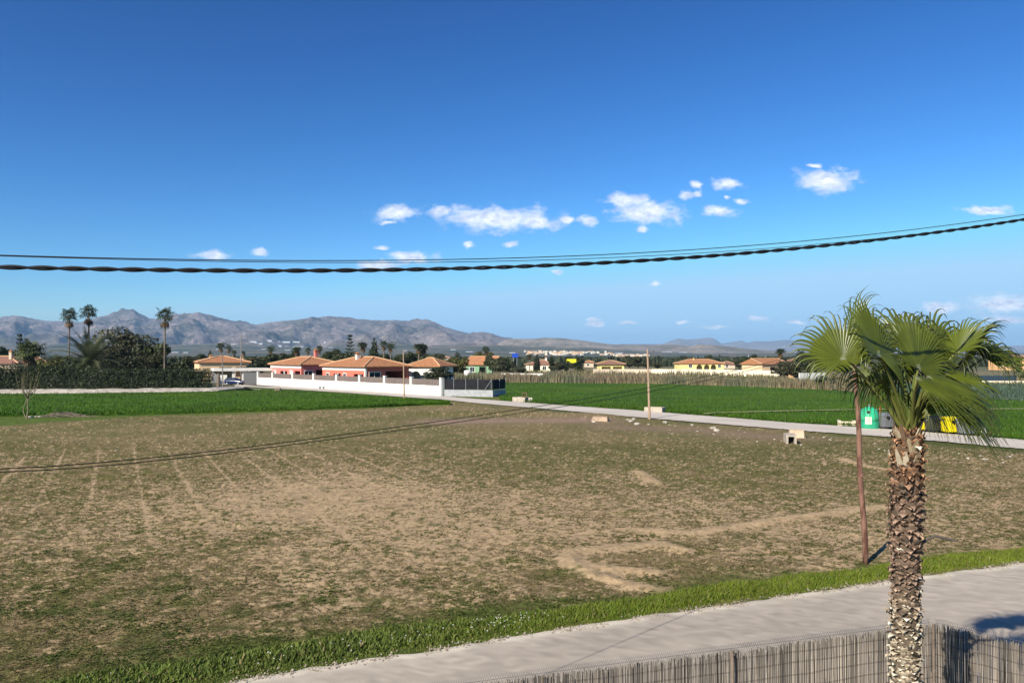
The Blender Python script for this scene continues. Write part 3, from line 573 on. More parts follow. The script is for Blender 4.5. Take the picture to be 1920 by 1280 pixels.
def build_palm():
    r = random.Random(11)
    base = gx(1688, 9.0); root = thing('fan_palm', 'tall fan palm with shaggy ringed trunk standing in front of the reed fence', 'palm tree', base)
    def cl(z): return Vector((0.012*z+0.01*math.sin(z*1.3), 0.02*math.sin(z), z))      # trunk axis, local
    CZ = zpx(806, 9.0); TOP = cl(CZ)
    def rad(z):
        return float(np.interp(z, [0, 0.5, 2.2, 3.8, 4.3, 4.55, 4.85, 5.1, 5.35], [0.22, 0.175, 0.150, 0.145, 0.158, 0.165, 0.135, 0.11, 0.07]))
    b = MB(); b.col = (0.13, 0.092, 0.062); zs = [CZ*i/26 for i in range(27)]
    b.tube([cl(z) for z in zs], [rad(z)*0.93 for z in zs], 18)
    i = 0; z = 0.02
    while z < CZ-0.02:
        ang = i*2.39996+r.uniform(-0.25, 0.25); R0 = rad(z); up = z/CZ
        o = Vector((math.cos(ang), math.sin(ang), 0)); t = Vector((-o.y, o.x, 0)); c0 = cl(z)
        ln = r.uniform(0.040, 0.088)*(1.3 if up > 0.72 else 1); w = r.uniform(0.022, 0.046); tilt = r.uniform(0.15, 0.85)
        if r.random() < 0.12: tilt = r.uniform(0.9, 1.25)
        crv = r.uniform(-0.3, 0.7); tw = r.uniform(-0.4, 0.4)
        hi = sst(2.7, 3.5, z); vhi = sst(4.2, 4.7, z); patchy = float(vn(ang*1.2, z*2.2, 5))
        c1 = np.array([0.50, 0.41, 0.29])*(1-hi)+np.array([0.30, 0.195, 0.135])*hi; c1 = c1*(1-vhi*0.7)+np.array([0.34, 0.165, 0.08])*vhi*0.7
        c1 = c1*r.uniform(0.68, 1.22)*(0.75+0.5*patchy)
        if r.random() < 0.16*(1-hi)+0.02: c1 = np.array([0.70, 0.61, 0.47])*r.uniform(0.8, 1.2)
        if r.random() < 0.07: c1 = np.array([0.10, 0.075, 0.055])
        rows = []; bb = len(b.v); vs = []; cs = []
        for k in range(5):
            s = k/4; u = ln*s; tl = tilt+crv*s*s
            p = c0+o*(R0*0.90+u*math.sin(tl))+Vector((0, 0, u*math.cos(tl)))+t*u*tw
            ww = w*(1+0.25*math.sin(s*3))*(1 if s < 0.7 else 1-0.45*(s-0.7)/0.3); notch = 0.3*ln*(1 if k == 4 else 0)
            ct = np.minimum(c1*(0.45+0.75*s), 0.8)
            for f, out in ((-1, -0.35), (0, 0.22), (1, -0.35)):
                vs.append(p+t*ww*f+o*ww*out*0.8-Vector((0, 0, notch if f == 0 else 0))); cs.append(tuple(ct))
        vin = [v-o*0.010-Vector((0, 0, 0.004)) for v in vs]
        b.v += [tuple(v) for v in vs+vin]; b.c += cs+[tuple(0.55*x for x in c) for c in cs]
        for k in range(4):
            for m in (0, 1):
                q = bb+3*k+m; b.f.append((q, q+1, q+4, q+3)); q += 15; b.f.append((q, q+3, q+4, q+1))
        for k in range(4):
            q = bb+3*k; b.f.append((q, q+3, q+18, q+15)); q += 2; b.f.append((q, q+15, q+18, q+3))
        q = bb+12; b.f += [(q, q+1, q+16, q+15), (q+1, q+2, q+17, q+16)]
        i += 1; z += 0.0026*(1.2 if z > 4.2 else 1.0)
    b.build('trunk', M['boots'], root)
    C0 = base+TOP
    inv = lambda v: v-base
    #  hub px, hub depth, tip px, tip depth, normal, size, spread deg, segs, droop, wind, cup, joint, shade (lit and shaded fronds coloured lighter and darker)
    FR = [((1581,673),8.6,(1552,562),8.75,(-.05,-.97,-.1),0.70,128,38,0.75,(.10,0,0),0.10,0.62,1.10),
          ((1648,665),8.4,(1632,545),8.8,(.50,-.85,-.05),0.80,118,38,0.85,(.25,0,.05),0.10,0.60,0.95),
          ((1722,690),8.8,(1752,552),9.1,(.35,-.9,.1),0.84,105,38,1.0,(.22,0,0),0.08,0.62,1.05),
          ((1795,662),9.1,(1832,565),9.2,(-.75,-.25,.55),0.66,80,26,0.9,(.25,0,0),0.12,0.62,1.25),
          ((1800,690),9.3,(1872,600),9.6,(.80,-.55,-.45),0.86,112,36,0.8,(.35,0,0),0.06,0.60,0.60),
          ((1716,706),8.2,(1900,800),8.0,(.10,-.45,.9),1.38,66,38,0.50,(.36,0,-.04),-.10,0.24,1.0),
          ((1650,700),8.8,(1634,800),8.9,(.1,-1,.2),0.66,85,24,1.0,(.10,0,0),0.15,0.35,0.75),
          ((1690,672),9.3,(1672,780),9.3,(0,-1,.2),0.70,100,28,1.0,(.1,0,0),0.15,0.45,0.55),
          ((1700,650),9.7,(1686,540),10.2,(0,-1,.4),0.84,110,34,0.8,(.25,0,0),0.10,0.60,0.85),
          ((1846,670),9.6,(1945,640),9.8,(.2,-.55,.85),0.80,90,28,1.1,(.30,0,0),0.05,0.50,0.75),
          ((1600,688),9.4,(1520,668),9.6,(-.2,-.45,.9),0.70,85,26,1.2,(.05,0,0),0.05,0.48,0.75),
          ((1768,742),8.6,(1890,838),8.5,(.25,-.5,.85),1.02,62,26,0.6,(.40,0,-.05),0.00,0.40,0.90),
          ((1790,722),9.5,(1890,770),9.8,(.1,-.6,.8),0.90,80,26,0.9,(.30,0,0),0.00,0.45,0.70),
          ((1604,640),9.2,(1612,552),9.3,(-.95,-.25,.1),0.78,40,16,0.6,(.45,0,.12),0.10,0.60,0.85),
          ((1745,660),10.0,(1790,560),10.3,(.1,-1,.2),0.82,100,30,0.9,(.3,0,0),0.10,0.60,0.80),
          ((1640,700),9.5,(1560,760),9.7,(-.2,-.8,.6),0.62,75,22,1.2,(.1,0,0),0.05,0.42,0.65),
          ((1716,735),9.2,(1700,820),9.1,(0,-1,.1),0.40,70,16,1.0,(.1,0,0),0.15,0.45,0.6),
          ((1752,715),8.9,(1850,800),8.7,(.15,-.7,.7),0.95,58,24,1.0,(.50,0,-.05),0.0,0.38,1.0),
          ((1770,700),9.0,(1905,720),9.0,(.2,-.4,.9),0.95,60,24,0.9,(.50,0,0),0.0,0.40,1.05),
          ((1742,748),8.7,(1800,850),8.6,(.1,-.8,.4),0.55,60,18,1.0,(.45,0,0),0.05,0.36,0.8),
          ((1832,650),9.5,(1940,655),9.7,(.15,-.45,.9),0.78,80,26,1.6,(.25,0,0),0.0,0.40,0.8),
          ((1738,704),8.4,(1895,775),8.3,(.15,-.55,.8),1.15,46,22,0.7,(.42,0,-.03),0.0,0.46,1.05),
          ((1745,722),8.5,(1880,815),8.4,(.2,-.6,.75),1.10,44,22,0.8,(.40,0,-.03),0.0,0.44,0.95),
          ((1760,690),9.2,(1850,760),9.2,(.2,-.8,.4),0.75,70,24,1.3,(.30,0,0),0.05,0.40,0.8),
          ((1690,700),10.2,(1600,690),10.8,(-.2,-.5,.8),0.8,90,26,1.0,(.1,0,0),0.05,0.5,0.7)]
    for j, (hp, hy, tp, ty, nv, Rr, sp, ns, dr, wd, cup, jt, sh) in enumerate(FR):
        hub = at(hp[0], hp[1], hy); ax = at(tp[0], tp[1], ty)-hub
        V, F, C = fan_blade(hub, ax, Vector(nv), Rr, R(sp), ns, dr, wd, cup, r, jt, sh, j)
        fr = np_obj('frond', [inv(v) for v in V], F, M['frond'], C, root)
        start = C0+Vector((r.uniform(-.05, .05), r.uniform(-.05, .05), -0.03)); mid = (start+hub)/2+Vector((0, 0, 0.18))+(hub-start).cross(Vector((0, 1, 0)))*0.02
        pts = bez(start, mid, hub+ax.normalized()*0.05, 12); m = MB()
        m.col = (0.20*sh, 0.215*sh, 0.055*sh); m.tube([inv(p) for p in pts], [0.026-0.016*k/11 for k in range(12)], 7)  # petiole colour carries the same painted shade as its frond
        m.build('petiole', M['frond'], fr, smooth=True)
    # spear of unopened leaves and thatch of fibres at the crown's heart
    m = MB()
    for k in range(5):
        m.col = (0.15, 0.19, 0.05); d = Vector((r.uniform(-.25, .35), r.uniform(-.2, .2), 1)).normalized(); m.tube([TOP, TOP+d*0.35, TOP+d*r.uniform(.7, 1.05)], [0.022, 0.02, 0.004], 6)
    m.build('spear', M['frond'], root)
    m = MB()
    for k in range(46):
        a = r.uniform(0, 6.28); o = Vector((math.cos(a), math.sin(a), 0)); z0 = CZ-r.uniform(0.05, 0.42); R0 = rad(z0)
        p = cl(z0)+o*R0; l_ = r.uniform(.10, .22); m.col = random.Random(k).choice([(0.36, 0.28, 0.18), (0.22, 0.12, 0.06), (0.16, 0.10, 0.06), (0.50, 0.42, 0.30)])
        t = Vector((-o.y, o.x, 0)); w = r.uniform(.02, .045); q1 = p+o*l_*.25+Vector((0, 0, l_*.6)); q2 = p+o*l_*.42+Vector((0, 0, l_))
        m.add([p-t*w, p+t*w, q1+t*w*.8, q1-t*w*.8, q2+t*w*.3, q2-t*w*.3, p-t*w-o*.015, p+t*w-o*.015, q1+t*w*.8-o*.015, q1-t*w*.8-o*.015], [(0, 1, 2, 3), (3, 2, 4, 5), (6, 9, 8, 7), (0, 3, 9, 6), (1, 7, 8, 2)])
    m.build('leaf_base', M['boots'], root)
    # broken stalk sticking out of the trunk to the right
    m = MB(); m.col = (0.10, 0.085, 0.075); P = [at(1722, 1022, 8.95), at(1742, 1008, 8.9), at(1752, 1004, 8.9), at(1775, 1010, 8.9), at(1796, 1014, 8.9)]
    m.tube([inv(p) for p in P], [0.022, 0.018, 0.016, 0.014, 0.009], 7); m.build('dead_stalk', M['boots'], root)
build_palm()
# ================================================================ REED FENCE
def build_fence():
    r = np.random.default_rng(5); ZT = 1.93
    A = gp(1012, 1254, ZT); B = gp(1657, 1167, ZT); K = gp(1752, 1164, ZT); E = gp(1920, 1201, ZT)
    A = A+(A-B).normalized()*7.0; E = E+(E-K).normalized()*6.0
    base = Vector((K.x, K.y, 0)); root = thing('reed_fence', 'weathered grey reed screen fence with chain link top beside the road', 'fence', base)
    P = [Vector((p.x, p.y, 0)) for p in (A, K, E)]
    V = []; F = []; C = []
    def run(p, q, side):
        d = q-p; L_ = d.length; d.normalize(); n = Vector((-d.y, d.x, 0))
        for layer in range(3):
            m = int(L_/0.0115); s = (np.arange(m)+r.random(m)*0.9)*0.0115; s = np.minimum(s, L_-0.005)
            bd = fbm(s*1.6, np.full(m, layer*3.0+side*9), 7, 3)
            h = ZT-0.02-0.06*r.random(m)**2-0.05*layer*r.random(m)-0.10*(bd > 0.62)*r.random(m); w = 0.0045+0.0045*r.random(m); tilt = (r.random(m)-0.5)*0.05+(bd-0.5)*0.05
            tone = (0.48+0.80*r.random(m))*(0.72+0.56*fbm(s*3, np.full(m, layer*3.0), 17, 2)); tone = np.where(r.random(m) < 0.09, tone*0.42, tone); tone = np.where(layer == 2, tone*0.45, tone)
            hue = r.random(m)[:, None]; c = (np.array([0.325, 0.275, 0.235])*(1-hue)+np.array([0.385, 0.335, 0.28])*hue)*tone[:, None]
            off = (layer-1)*0.013+(r.random(m)-0.5)*0.012; bow = (r.random(m)-0.5)*0.02
            for zf in range(1):
                rows = []
                for f in (0, 0.5, 0.82, 1.0):
                    x = p.x+d.x*(s+tilt*f+bow*math.sin(f*3.14))+n.x*off; y = p.y+d.y*(s+tilt*f)+n.y*off; z = h*f
                    ww = w*(1-0.35*f)
                    for k in range(3):
                        a = 2.094*k+0.5; ox, oy = math.cos(a), math.sin(a)
                        rows.append(np.stack([x+(d.x*ox+n.x*oy)*ww, y+(d.y*ox+n.y*oy)*ww, z], -1))
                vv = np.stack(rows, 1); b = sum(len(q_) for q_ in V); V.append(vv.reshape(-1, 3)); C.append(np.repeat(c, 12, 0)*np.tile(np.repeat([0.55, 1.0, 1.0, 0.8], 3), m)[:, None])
                i0 = b+np.arange(m)*12
                for lv in range(3):
                    for k in range(3):
                        F.append(np.stack([i0+lv*3+k, i0+lv*3+(k+1) % 3, i0+lv*3+3+(k+1) % 3, i0+lv*3+3+k], -1))
    run(P[0], P[1], 0); run(P[1], P[2], 1)
    V = np.concatenate(V)-np.array(base)
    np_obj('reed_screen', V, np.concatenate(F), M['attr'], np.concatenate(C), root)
    # chain link with a zigzag selvage above the reeds, straight wires across the screen
    m = MB(); m.col = (0.30, 0.33, 0.32); zt = ZT+0.035
    for p, q in ((P[0], P[1]), (P[1], P[2])):
        d = q-p; L_ = d.length; d.normalize(); n = Vector((-d.y, d.x, 0)); off = n*0.035; k = int(L_/0.032)
        for s0 in (0, 1):
            m.tube([p-base+off*(1 if s0 else 1.12)+d*(j*0.032)+Vector((0, 0, zt if (j+s0) % 2 == 0 else zt-0.075)) for j in range(k)], 0.0030, 4, cap=False)
            m.tube([p-base+off*(1 if s0 else 1.12)+d*(j*0.032)+Vector((0, 0, zt-0.075 if (j+s0) % 2 == 0 else zt-0.15)) for j in range(k)], 0.0024, 4, cap=False)
        m.tube([p-base+off+Vector((0, 0, zt-0.06)), q-base+off+Vector((0, 0, zt-0.06))], 0.0028, 4)
    o = m.build('chain_link', M['greymetal'], root)
    m = MB(); m.col = (0.06, 0.05, 0.045)
    for p, q in ((P[0], P[1]), (P[1], P[2])):
        d = (q-p).normalized(); n = Vector((-d.y, d.x, 0)); off = -n*0.034
        for z in (1.78, 1.62, 1.45, 1.28, 1.1, 0.9, 0.7, 0.5, 0.25):
            k = 40; m.tube([p-base+off+(q-p)*(j/k)+Vector((0, 0, z+random.uniform(-.012, .012))) for j in range(k+1)], 0.0022, 4)
        L_ = (q-p).length; s = 0.05
        while s < L_:
            if random.random() < 0.75: m.tube([p-base+off+d*s+Vector((0, 0, 0.1)), p-base+off+d*(s+random.uniform(-.02, .02))+Vector((0, 0, 1.85))], 0.0011, 3, cap=False)
            s += random.uniform(0.07, 0.12)
    m.build('tie_wire', M['attr'], root)
    for px in (560, 1015, 1366, 1752, 1990):
        u = (px-960)/FPX
        if px < 1750: p, q = P[0], P[1]
        else: p, q = P[1], P[2]
        if px == 1752: c = K
        else:
            t = (u*p.y-p.x)/((q.x-p.x)-u*(q.y-p.y)); c = p+(q-p)*t
        d = (q-p).normalized(); n = Vector((-d.y, d.x, 0)); c = Vector((c.x, c.y, 0))-n*0.055-base
        mb = MB(); mb.tube([c, c+Vector((0, 0, ZT-0.03)), c+Vector((0, 0, ZT-0.02))], [0.021, 0.021, 0.012], 10); mb.build('post', M['bark'], root)
build_fence()
# ================================================================ OVERHEAD CABLES
def cable_curve(tab, a, bsl, u0, u1, n, deg=3):
    xs = [p[0] for p in tab]; ys = [p[1] for p in tab]; pf = np.polyfit((np.array(xs)-960)/960, ys, deg)
    dpf = np.polyder(pf); out = []
    for t in np.linspace(u0, u1, n):
        X = t                                       # metres along x; Y = a + b X
        Y = a+bsl*X; px = 960+FPX*X/Y; q = (px-960)/960
        py = np.polyval(pf, q)
        if q < -1.05: py = np.polyval(pf, -1.05)+np.polyval(dpf, -1.05)*(q+1.05)
        if q > 1.05: py = np.polyval(pf, 1.05)+np.polyval(dpf, 1.05)*(q-1.05)
        out.append(Vector((X, Y, at(960, py, Y).z)))
    return out
def build_cables():
    tab = [(0,499.5),(100,503),(200,506),(400,507.5),(640,506.5),(900,501),(1161,491),(1421,473),(1500,466),(1640,451),(1750,437),(1920,411.5)]
    line = cable_curve(tab, 6.2, 0.36, -6.5, 11, 900)
    base = Vector((line[0].x, line[0].y, 0)); root = thing('twisted_cable', 'thick black twisted power cable slung across the sky', 'power cable', line[0])
    for ph in (0, math.pi):
        m = MB(); pts = []; s = 0
        for i, p in enumerate(line):
            if i: s += (p-line[i-1]).length
            t = (line[min(i+1, len(line)-1)]-line[max(i-1, 0)]).normalized(); up = Vector((0, 0, 1)); up = (up-t*up.dot(t)).normalized(); sd_ = t.cross(up)
            th = ph+2*math.pi*s/0.36; pts.append(p+(up*math.cos(th)+sd_*math.sin(th))*0.0088-line[0])
        m.tube(pts, 0.0088, 8); m.build('strand', M['cable'], root, smooth=True)
    for k, (tb, a, rr, lab) in enumerate([([(0,478.5),(200,484),(400,487),(640,488.3),(900,485),(1161,477),(1421,460),(1500,452.5),(1640,438),(1750,425),(1920,403.5)], 7.0, 0.0042, 'thin dark overhead wire, the upper of the pair above the twisted cable'),
                                        ([(0,479.5),(200,486),(400,490.5),(640,492),(900,489.5),(1161,482.5),(1421,468),(1500,461.5),(1640,447),(1750,435),(1920,413)], 7.6, 0.0034, 'thinner overhead wire just beneath the upper wire, merging with the twisted cable')]):
        ln = cable_curve(tb, a, 0.36, -7.5, 12, 160); m = MB(); m.tube([p-ln[0] for p in ln], rr, 6)
        o = m.build('overhead_wire', M['cable'], None, smooth=True); o.location = ln[0]; tag(o, lab, 'wire', 'wires strung above the road')
build_cables()
POLE_TOP = at(1600, 632, 22.3)
def build_near_pole():
    b = gp(1623, 1056); root = thing('utility_pole', 'leaning rusty steel utility pole behind the palm at the verge', 'utility pole', b)
    t = POLE_TOP-b; m = MB(); n = 24
    m.tube([t*(i/n)+Vector((0.02*math.sin(i*0.5), 0, 0)) for i in range(n+1)], [0.078-0.015*i/n for i in range(n+1)], 14); m.build('pole', M['rust'], root, smooth=True)
    m = MB(); m.tube([t*0.985+Vector((-0.28, 0.05, 0)), t*0.985+Vector((0.28, -0.05, 0))], 0.03, 6); m.build('crossarm', M['rust'], root)
    for dx in (-0.24, 0.24):
        m = MB(); m.lathe([(0.02, 0), (0.045, 0.03), (0.03, 0.06), (0.045, 0.09), (0.02, 0.12)], 10); o = m.build('insulator', M['lamp'], root); o.location = t*0.985+Vector((dx, 0, 0.02))
    m = MB(); m.tube([t*f for f in (0.385, 0.40)], 0.10, 12); m.build('clamp', M['rust'], root)
build_near_pole()
def service_wires():
    tabs = [[(0,879),(250,860),(400,845),(560,828),(800,792),(960,769),(1100,745),(1220,725),(1330,706),(1470,673),(1590,640)],
            [(0,885),(250,866.5),(400,851.5),(560,834),(800,798),(960,776.5),(1100,754),(1220,733),(1330,713),(1470,678),(1590,641)]]
    labs = ['upper of two drooping service wires crossing the field to the rusty pole', 'lower of two drooping service wires crossing the field to the rusty pole']
    for tb, lb, dz in zip(tabs, labs, (0.0, -0.08)):
        pf = np.polyfit([(x-800)/800 for x, y in tb], [y for x, y in tb], 4); A = np.array([-6.2, 6.6]); B = np.array([POLE_TOP.x, POLE_TOP.y]); pts = []
        for i in range(121):
            q = A+(B-A)*(i/120); px = 960+FPX*q[0]/q[1]; px_ = max(px, -40); pts.append(Vector((q[0], q[1], at(960, np.polyval(pf, (px_-800)/800), q[1]).z)))
        pts = [p for p in pts if 960+FPX*p.x/p.y > -380]
        m = MB(); m.tube([p-pts[0] for p in pts], 0.0055, 5); o = m.build('service_wire', M['cable'], None, smooth=True); o.location = pts[0]; tag(o, lb, 'wire', 'service wires sagging over the field')
service_wires()
# ================================================================ HOUSES
def wall_grid(m, L_, H, ops, th, P):
    """wall in the plane given by P(x, y, z) with rectangular openings cut out of it (ops: x0,x1,z0,z1,kind)"""
    xs = sorted({0, L_, *[o[0] for o in ops], *[o[1] for o in ops]}); zs = sorted({0, H, *[o[2] for o in ops], *[o[3] for o in ops]})
    for a, b in zip(xs[:-1], xs[1:]):
        for c, d in zip(zs[:-1], zs[1:]):
            if any(o[0] <= (a+b)/2 <= o[1] and o[2] <= (c+d)/2 <= o[3] for o in ops): continue
            vs = [P(x, y, z) for z in (c, d) for x, y in ((a, 0), (b, 0), (b, th), (a, th))]
            m.add(vs, [(0,3,2,1),(4,5,6,7),(0,1,5,4),(1,2,6,5),(2,3,7,6),(3,0,4,7)])
    for o in ops:
        if o[4] == 'arch':       # spandrels over a round arch
            x0, x1, z1 = o[0], o[1], o[3]; r = (x1-x0)/2; cx = (x0+x1)/2; n = 10
            for i in range(n):
                a, b = math.pi*i/n, math.pi*(i+1)/n; q = [(cx-r*math.cos(t), z1-r+r*math.sin(t)) for t in (a, b)]
                vs = [P(x, y, z) for y in (0, th) for x, z in (q[0], q[1], (q[1][0], z1), (q[0][0], z1))]
                m.add(vs, [(0,1,2,3),(7,6,5,4),(0,4,5,1)])
def house(name, label, left, right, depth, H, rh, wall, roof, front=(), side=(), over=0.5, chim=(), cap=True, hip=True, z0=0.0, trim='white', group=None):
    left = Vector(left); right = Vector(right); d = right-left; L_ = math.hypot(d.x, d.y); rz = math.atan2(d.y, d.x)
    root = thing(name, label, 'house', (left.x, left.y, z0), rz, group)
    th = 0.25; m = MB()
    wall_grid(m, L_, H, [o for o in front if o[4] != 'none'], th, lambda x, y, z: (x, y, z))
    wall_grid(m, depth-2*th, H, [(a-th, b-th, c, d_, k) for a, b, c, d_, k in side], th, lambda x, y, z: (L_-y, x+th, z))
    m.box(0, th, th, depth-th, 0, H); m.box(0, L_, depth-th, depth, 0, H)
    w = m.build('wall', M[wall], root)
    fl = MB().box(0.3, L_-0.3, min(3.0, depth*.5), min(3.0, depth*.5)+0.1, 0, H-0.05); fl.build('inner_wall', M[wall], root)
    # roof
    o = over; x0, x1, y0, y1 = -o, L_+o, -o, depth+o; zt = H+rh; W2 = (y1-y0)/2; r = MB(); inset = min(W2, (x1-x0)/2-0.4) if hip else 0.0
    ya = (y0+y1)/2; tk = 0.16
    vs = [(x0,y0,H+tk),(x1,y0,H+tk),(x1,y1,H+tk),(x0,y1,H+tk),(x0+inset,ya,zt),(x1-inset,ya,zt),(x0,y0,H),(x1,y0,H),(x1,y1,H),(x0,y1,H)]
    r.add(vs, [(0,1,5,4),(1,2,5),(2,3,4,5),(3,0,4),(9,8,7,6),(6,7,1,0),(7,8,2,1),(8,9,3,2),(9,6,0,3)])
    ro = r.build('roof', M[roof], root)
    if cap:
        c = MB()
        for a, b in (((0,4),(1,5),(4,5),(2,5),(3,4)) if hip else ((4,5),(0,4),(1,5))): c.tube([Vector(vs[a])+Vector((0,0,.03)), Vector(vs[b])+Vector((0,0,.03))], 0.13, 6)
        c.build('ridge_cap', M['tilecap'], ro)
    for (cx, cy, ch) in chim:
        c = MB(); c.box(cx-.32, cx+.32, cy-.32, cy+.32, H+0.3, ch-0.35); c.frus((cx-.42,cx+.42,cy-.42,cy+.42), (cx-.42,cx+.42,cy-.42,cy+.42), ch-0.35, ch-0.25)
        k = c.build('chimney', M['white' if wall in ('white', 'coral', 'cream') else wall], ro)
        c = MB(); c.frus((cx-.30,cx+.30,cy-.30,cy+.30), (cx-.30,cx+.30,cy-.30,cy+.30), ch-0.25, ch); c.frus((cx-.46,cx+.46,cy-.46,cy+.46), (cx-.05,cx+.05,cy-.05,cy+.05), ch, ch+0.3); c.build('chimney_cap', M['tile'], k)
    for ops, side_ in ((front, False), (side, True)):
        for (a, b, c, d_, k) in ops:
            P = (lambda x, y, z: (L_-y, x, z)) if side_ else (lambda x, y, z: (x, y, z))
            def bx(mb, xa, xb, ya_, yb, za, zb):
                vs = [P(x, y, z) for z in (za, zb) for x, y in ((xa, ya_), (xb, ya_), (xb, yb), (xa, yb))]
                mb.add(vs, [(0,3,2,1),(4,5,6,7),(0,1,5,4),(1,2,6,5),(2,3,7,6),(3,0,4,7)])
            if k in ('window', 'door', 'shutter'):
                f = MB(); s = 0.13
                bx(f, a-s, a, -.04, .1, c-(s if k != 'door' else 0), d_+s); bx(f, b, b+s, -.04, .1, c-(s if k != 'door' else 0), d_+s); bx(f, a, b, -.04, .1, d_, d_+s)
                if k != 'door': bx(f, a, b, -.06, .1, c-s, c)
                mid = (a+b)/2; bx(f, mid-.03, mid+.03, .06, .14, c, d_)
                nm = 'door' if k == 'door' else 'window'
                w = f.build(nm, M[trim], root); g = MB(); bx(g, a, b, .15, .18, c, d_); g.build('pane', M['white'] if k == 'shutter' else M['glass'], w)
            elif k in ('porch', 'arch'):
                pass
    return root, L_
def P3(px, Y): return gx(px, Y)
def build_houses():
    # the two linked pink villas behind the white wall
    nB = gx(685, 142); dr = Vector((-.67, .74, 0)); lB = nB+dr*16.2
    rt, L_ = house('villa', 'larger coral villa with orange tile roof and white chimney behind the white wall', lB, nB, 9.7, 4.0, 1.9, 'coral', 'tile',
        front=[(1.6,2.7,1.3,2.7,'window'),(4.4,7.2,0.7,2.7,'porch'),(8.2,9.3,1.3,2.7,'window'),(12.0,15.4,0.6,2.7,'porch')], side=[(0.9,3.2,1.0,3.0,'window'),(4.4,9.0,0.4,3.2,'porch')], chim=[(7.4,3.6,6.6)])
    MB().box(4.9,6.9,1.2,1.26,1.0,2.5).build('window_pane', M['glass'], rt); MB().box(13.1,14.6,1.2,1.26,0.8,2.5).build('window_pane', M['glass'], rt)
    m = MB(); m.box(15.9,16.22,-.03,.3,0,3.9); m.box(-.05,16.22,-.035,.0,3.35,3.98); m.build('fascia', M['white'], rt)
    m = MB(); m.box(5.9,6.1,-.02,.2,.7,2.7); m.build('porch_post', M['white'], rt)
    nA = gx(565, 163); lA = nA+dr*14.8
    rt, L_ = house('villa', 'pink villa with hipped tile roof and pink chimney, nearest the dark sliding gate', lA, nA, 9.7, 4.15, 1.75, 'pink', 'tile',
        front=[(1.5,2.7,1.2,2.9,'shutter'),(4.8,8.2,0.8,2.8,'porch'),(9.4,10.8,1.2,2.9,'shutter'),(11.6,14.3,0.6,2.9,'porch')], side=[(0.8,2.6,1.0,2.9,'window'),(3.4,8.4,0.5,3.1,'porch')], chim=[(9.8,6.0,7.4)])
    m = MB(); m.box(-.05,14.82,-.035,0,3.5,4.12); m.build('fascia', M['white'], rt)
    m = MB(); m.box(6.6,6.85,-.02,.2,.8,2.8); m.build('porch_post', M['white'], rt)
    # white house with a round arch
    rt, L_ = house('house', 'white house with a round arched porch and reddish roof right of the coral villa', gx(766, 152), gx(822, 150), 7.5, zpx(687.5, 151), 1.75, 'white', 'tile', front=[(0.6,2.6,0.2,3.1,'arch'),(3.6,5.2,1.2,2.6,'window')], over=0.6, chim=[(2.4,4,zpx(671,151)-.1)])
    house('house', 'peach house with tan hipped roof and two chimneys behind the hedge and carport', gx(374, 200), gx(468, 206), 11, zpx(680, 202), 1.75, 'peach', 'tile', front=[(3.2,4.2,1.0,2.8,'door'),(4.9,8.2,0.6,3.2,'porch'),(9,12,0.6,3.2,'porch')], chim=[(3.3,4.2,6.3),(11.3,4.5,6.1)])
    house('house', 'brown roofed house at the photo left edge behind the hedge', gx(-70, 190), gx(33, 190), 10, zpx(682, 190), 1.9, 'tan', 'tilebrown', chim=[(10, 3, 7.3)])
    house('house', 'low brown roofed house with a white parapet between two left fan palms', gx(42, 196), gx(84, 198), 8, zpx(680, 197), 1.6, 'orange', 'tilebrown')
    mb = MB(); mb.box(-.8,6.2,7.9,8.2,0,2.6); 
    house('house', 'green gabled house with orange roof among the trees', gx(874, 262), gx(922, 258), 9, zpx(684, 260), 2.9, 'green', 'tile', front=[(1.5,3.2,0.8,2.4,'window'),(5,7.4,.2,2.5,'porch')], hip=False, over=0.7)
    house('house', 'small tan bungalow with a cream verge behind the reeds and two cypresses', gx(986, 300), gx(1034, 296), 9, zpx(684, 298), 2.0, 'cream', 'tilebrown', front=[(3,6,.2,2.4,'porch'),(7,8.4,.8,2.2,'window')], chim=[(7,4,5.6)])
    house('house', 'sand coloured bungalow behind the long cream wall left of the pole', gx(1124, 300), gx(1170, 300), 9, zpx(683, 300), 1.6, 'yellow', 'tilebrown', front=[(.8,4.4,.3,2.0,'porch'),(5.2,8.8,.3,2.0,'porch')], over=0.8)
    rt, L_ = house('villa', 'yellow villa with three dark arches behind the cream wall', gx(1274, 345), gx(1357, 345), 11, zpx(682, 345), 2.1, 'yellow', 'tile', front=[(4.2,5.6,1.0,2.3,'window'),(7.6,10.2,.1,2.3,'arch'),(11,13.4,.1,2.3,'arch'),(14.0,16.4,.1,2.3,'arch'),(17.3,18.5,1,2.3,'window')], chim=[(7.5,5,5.3)])
    house('house', 'low brown house with a dark tiled roof beside the yellow villa', gx(1357, 372), gx(1378, 372), 9, zpx(683, 372), 1.4, 'tan', 'tilebrown', front=[(1,2,.6,2,'window')])
    house('house', 'pink brown house with a long tiled roof left of the shaggy palm', gx(1429, 245), gx(1476, 250), 9, zpx(683, 247), 1.9, 'peach', 'tile', front=[(3.4,5.8,.1,2.6,'porch')], hip=False)
    house('house', 'orange house with dark lower storey near the round bush', gx(1500, 190), gx(1525, 190), 8, zpx(678, 190), 1.0, 'orange', 'tilebrown', front=[(1.4,2.3,2.6,3.8,'window')], over=.3)
    house('house', 'orange roofed house glimpsed behind the palm crown at the right', gx(1880, 330), gx(1935, 330), 10, zpx(672, 330), 2.2, 'orange', 'tilebrown')
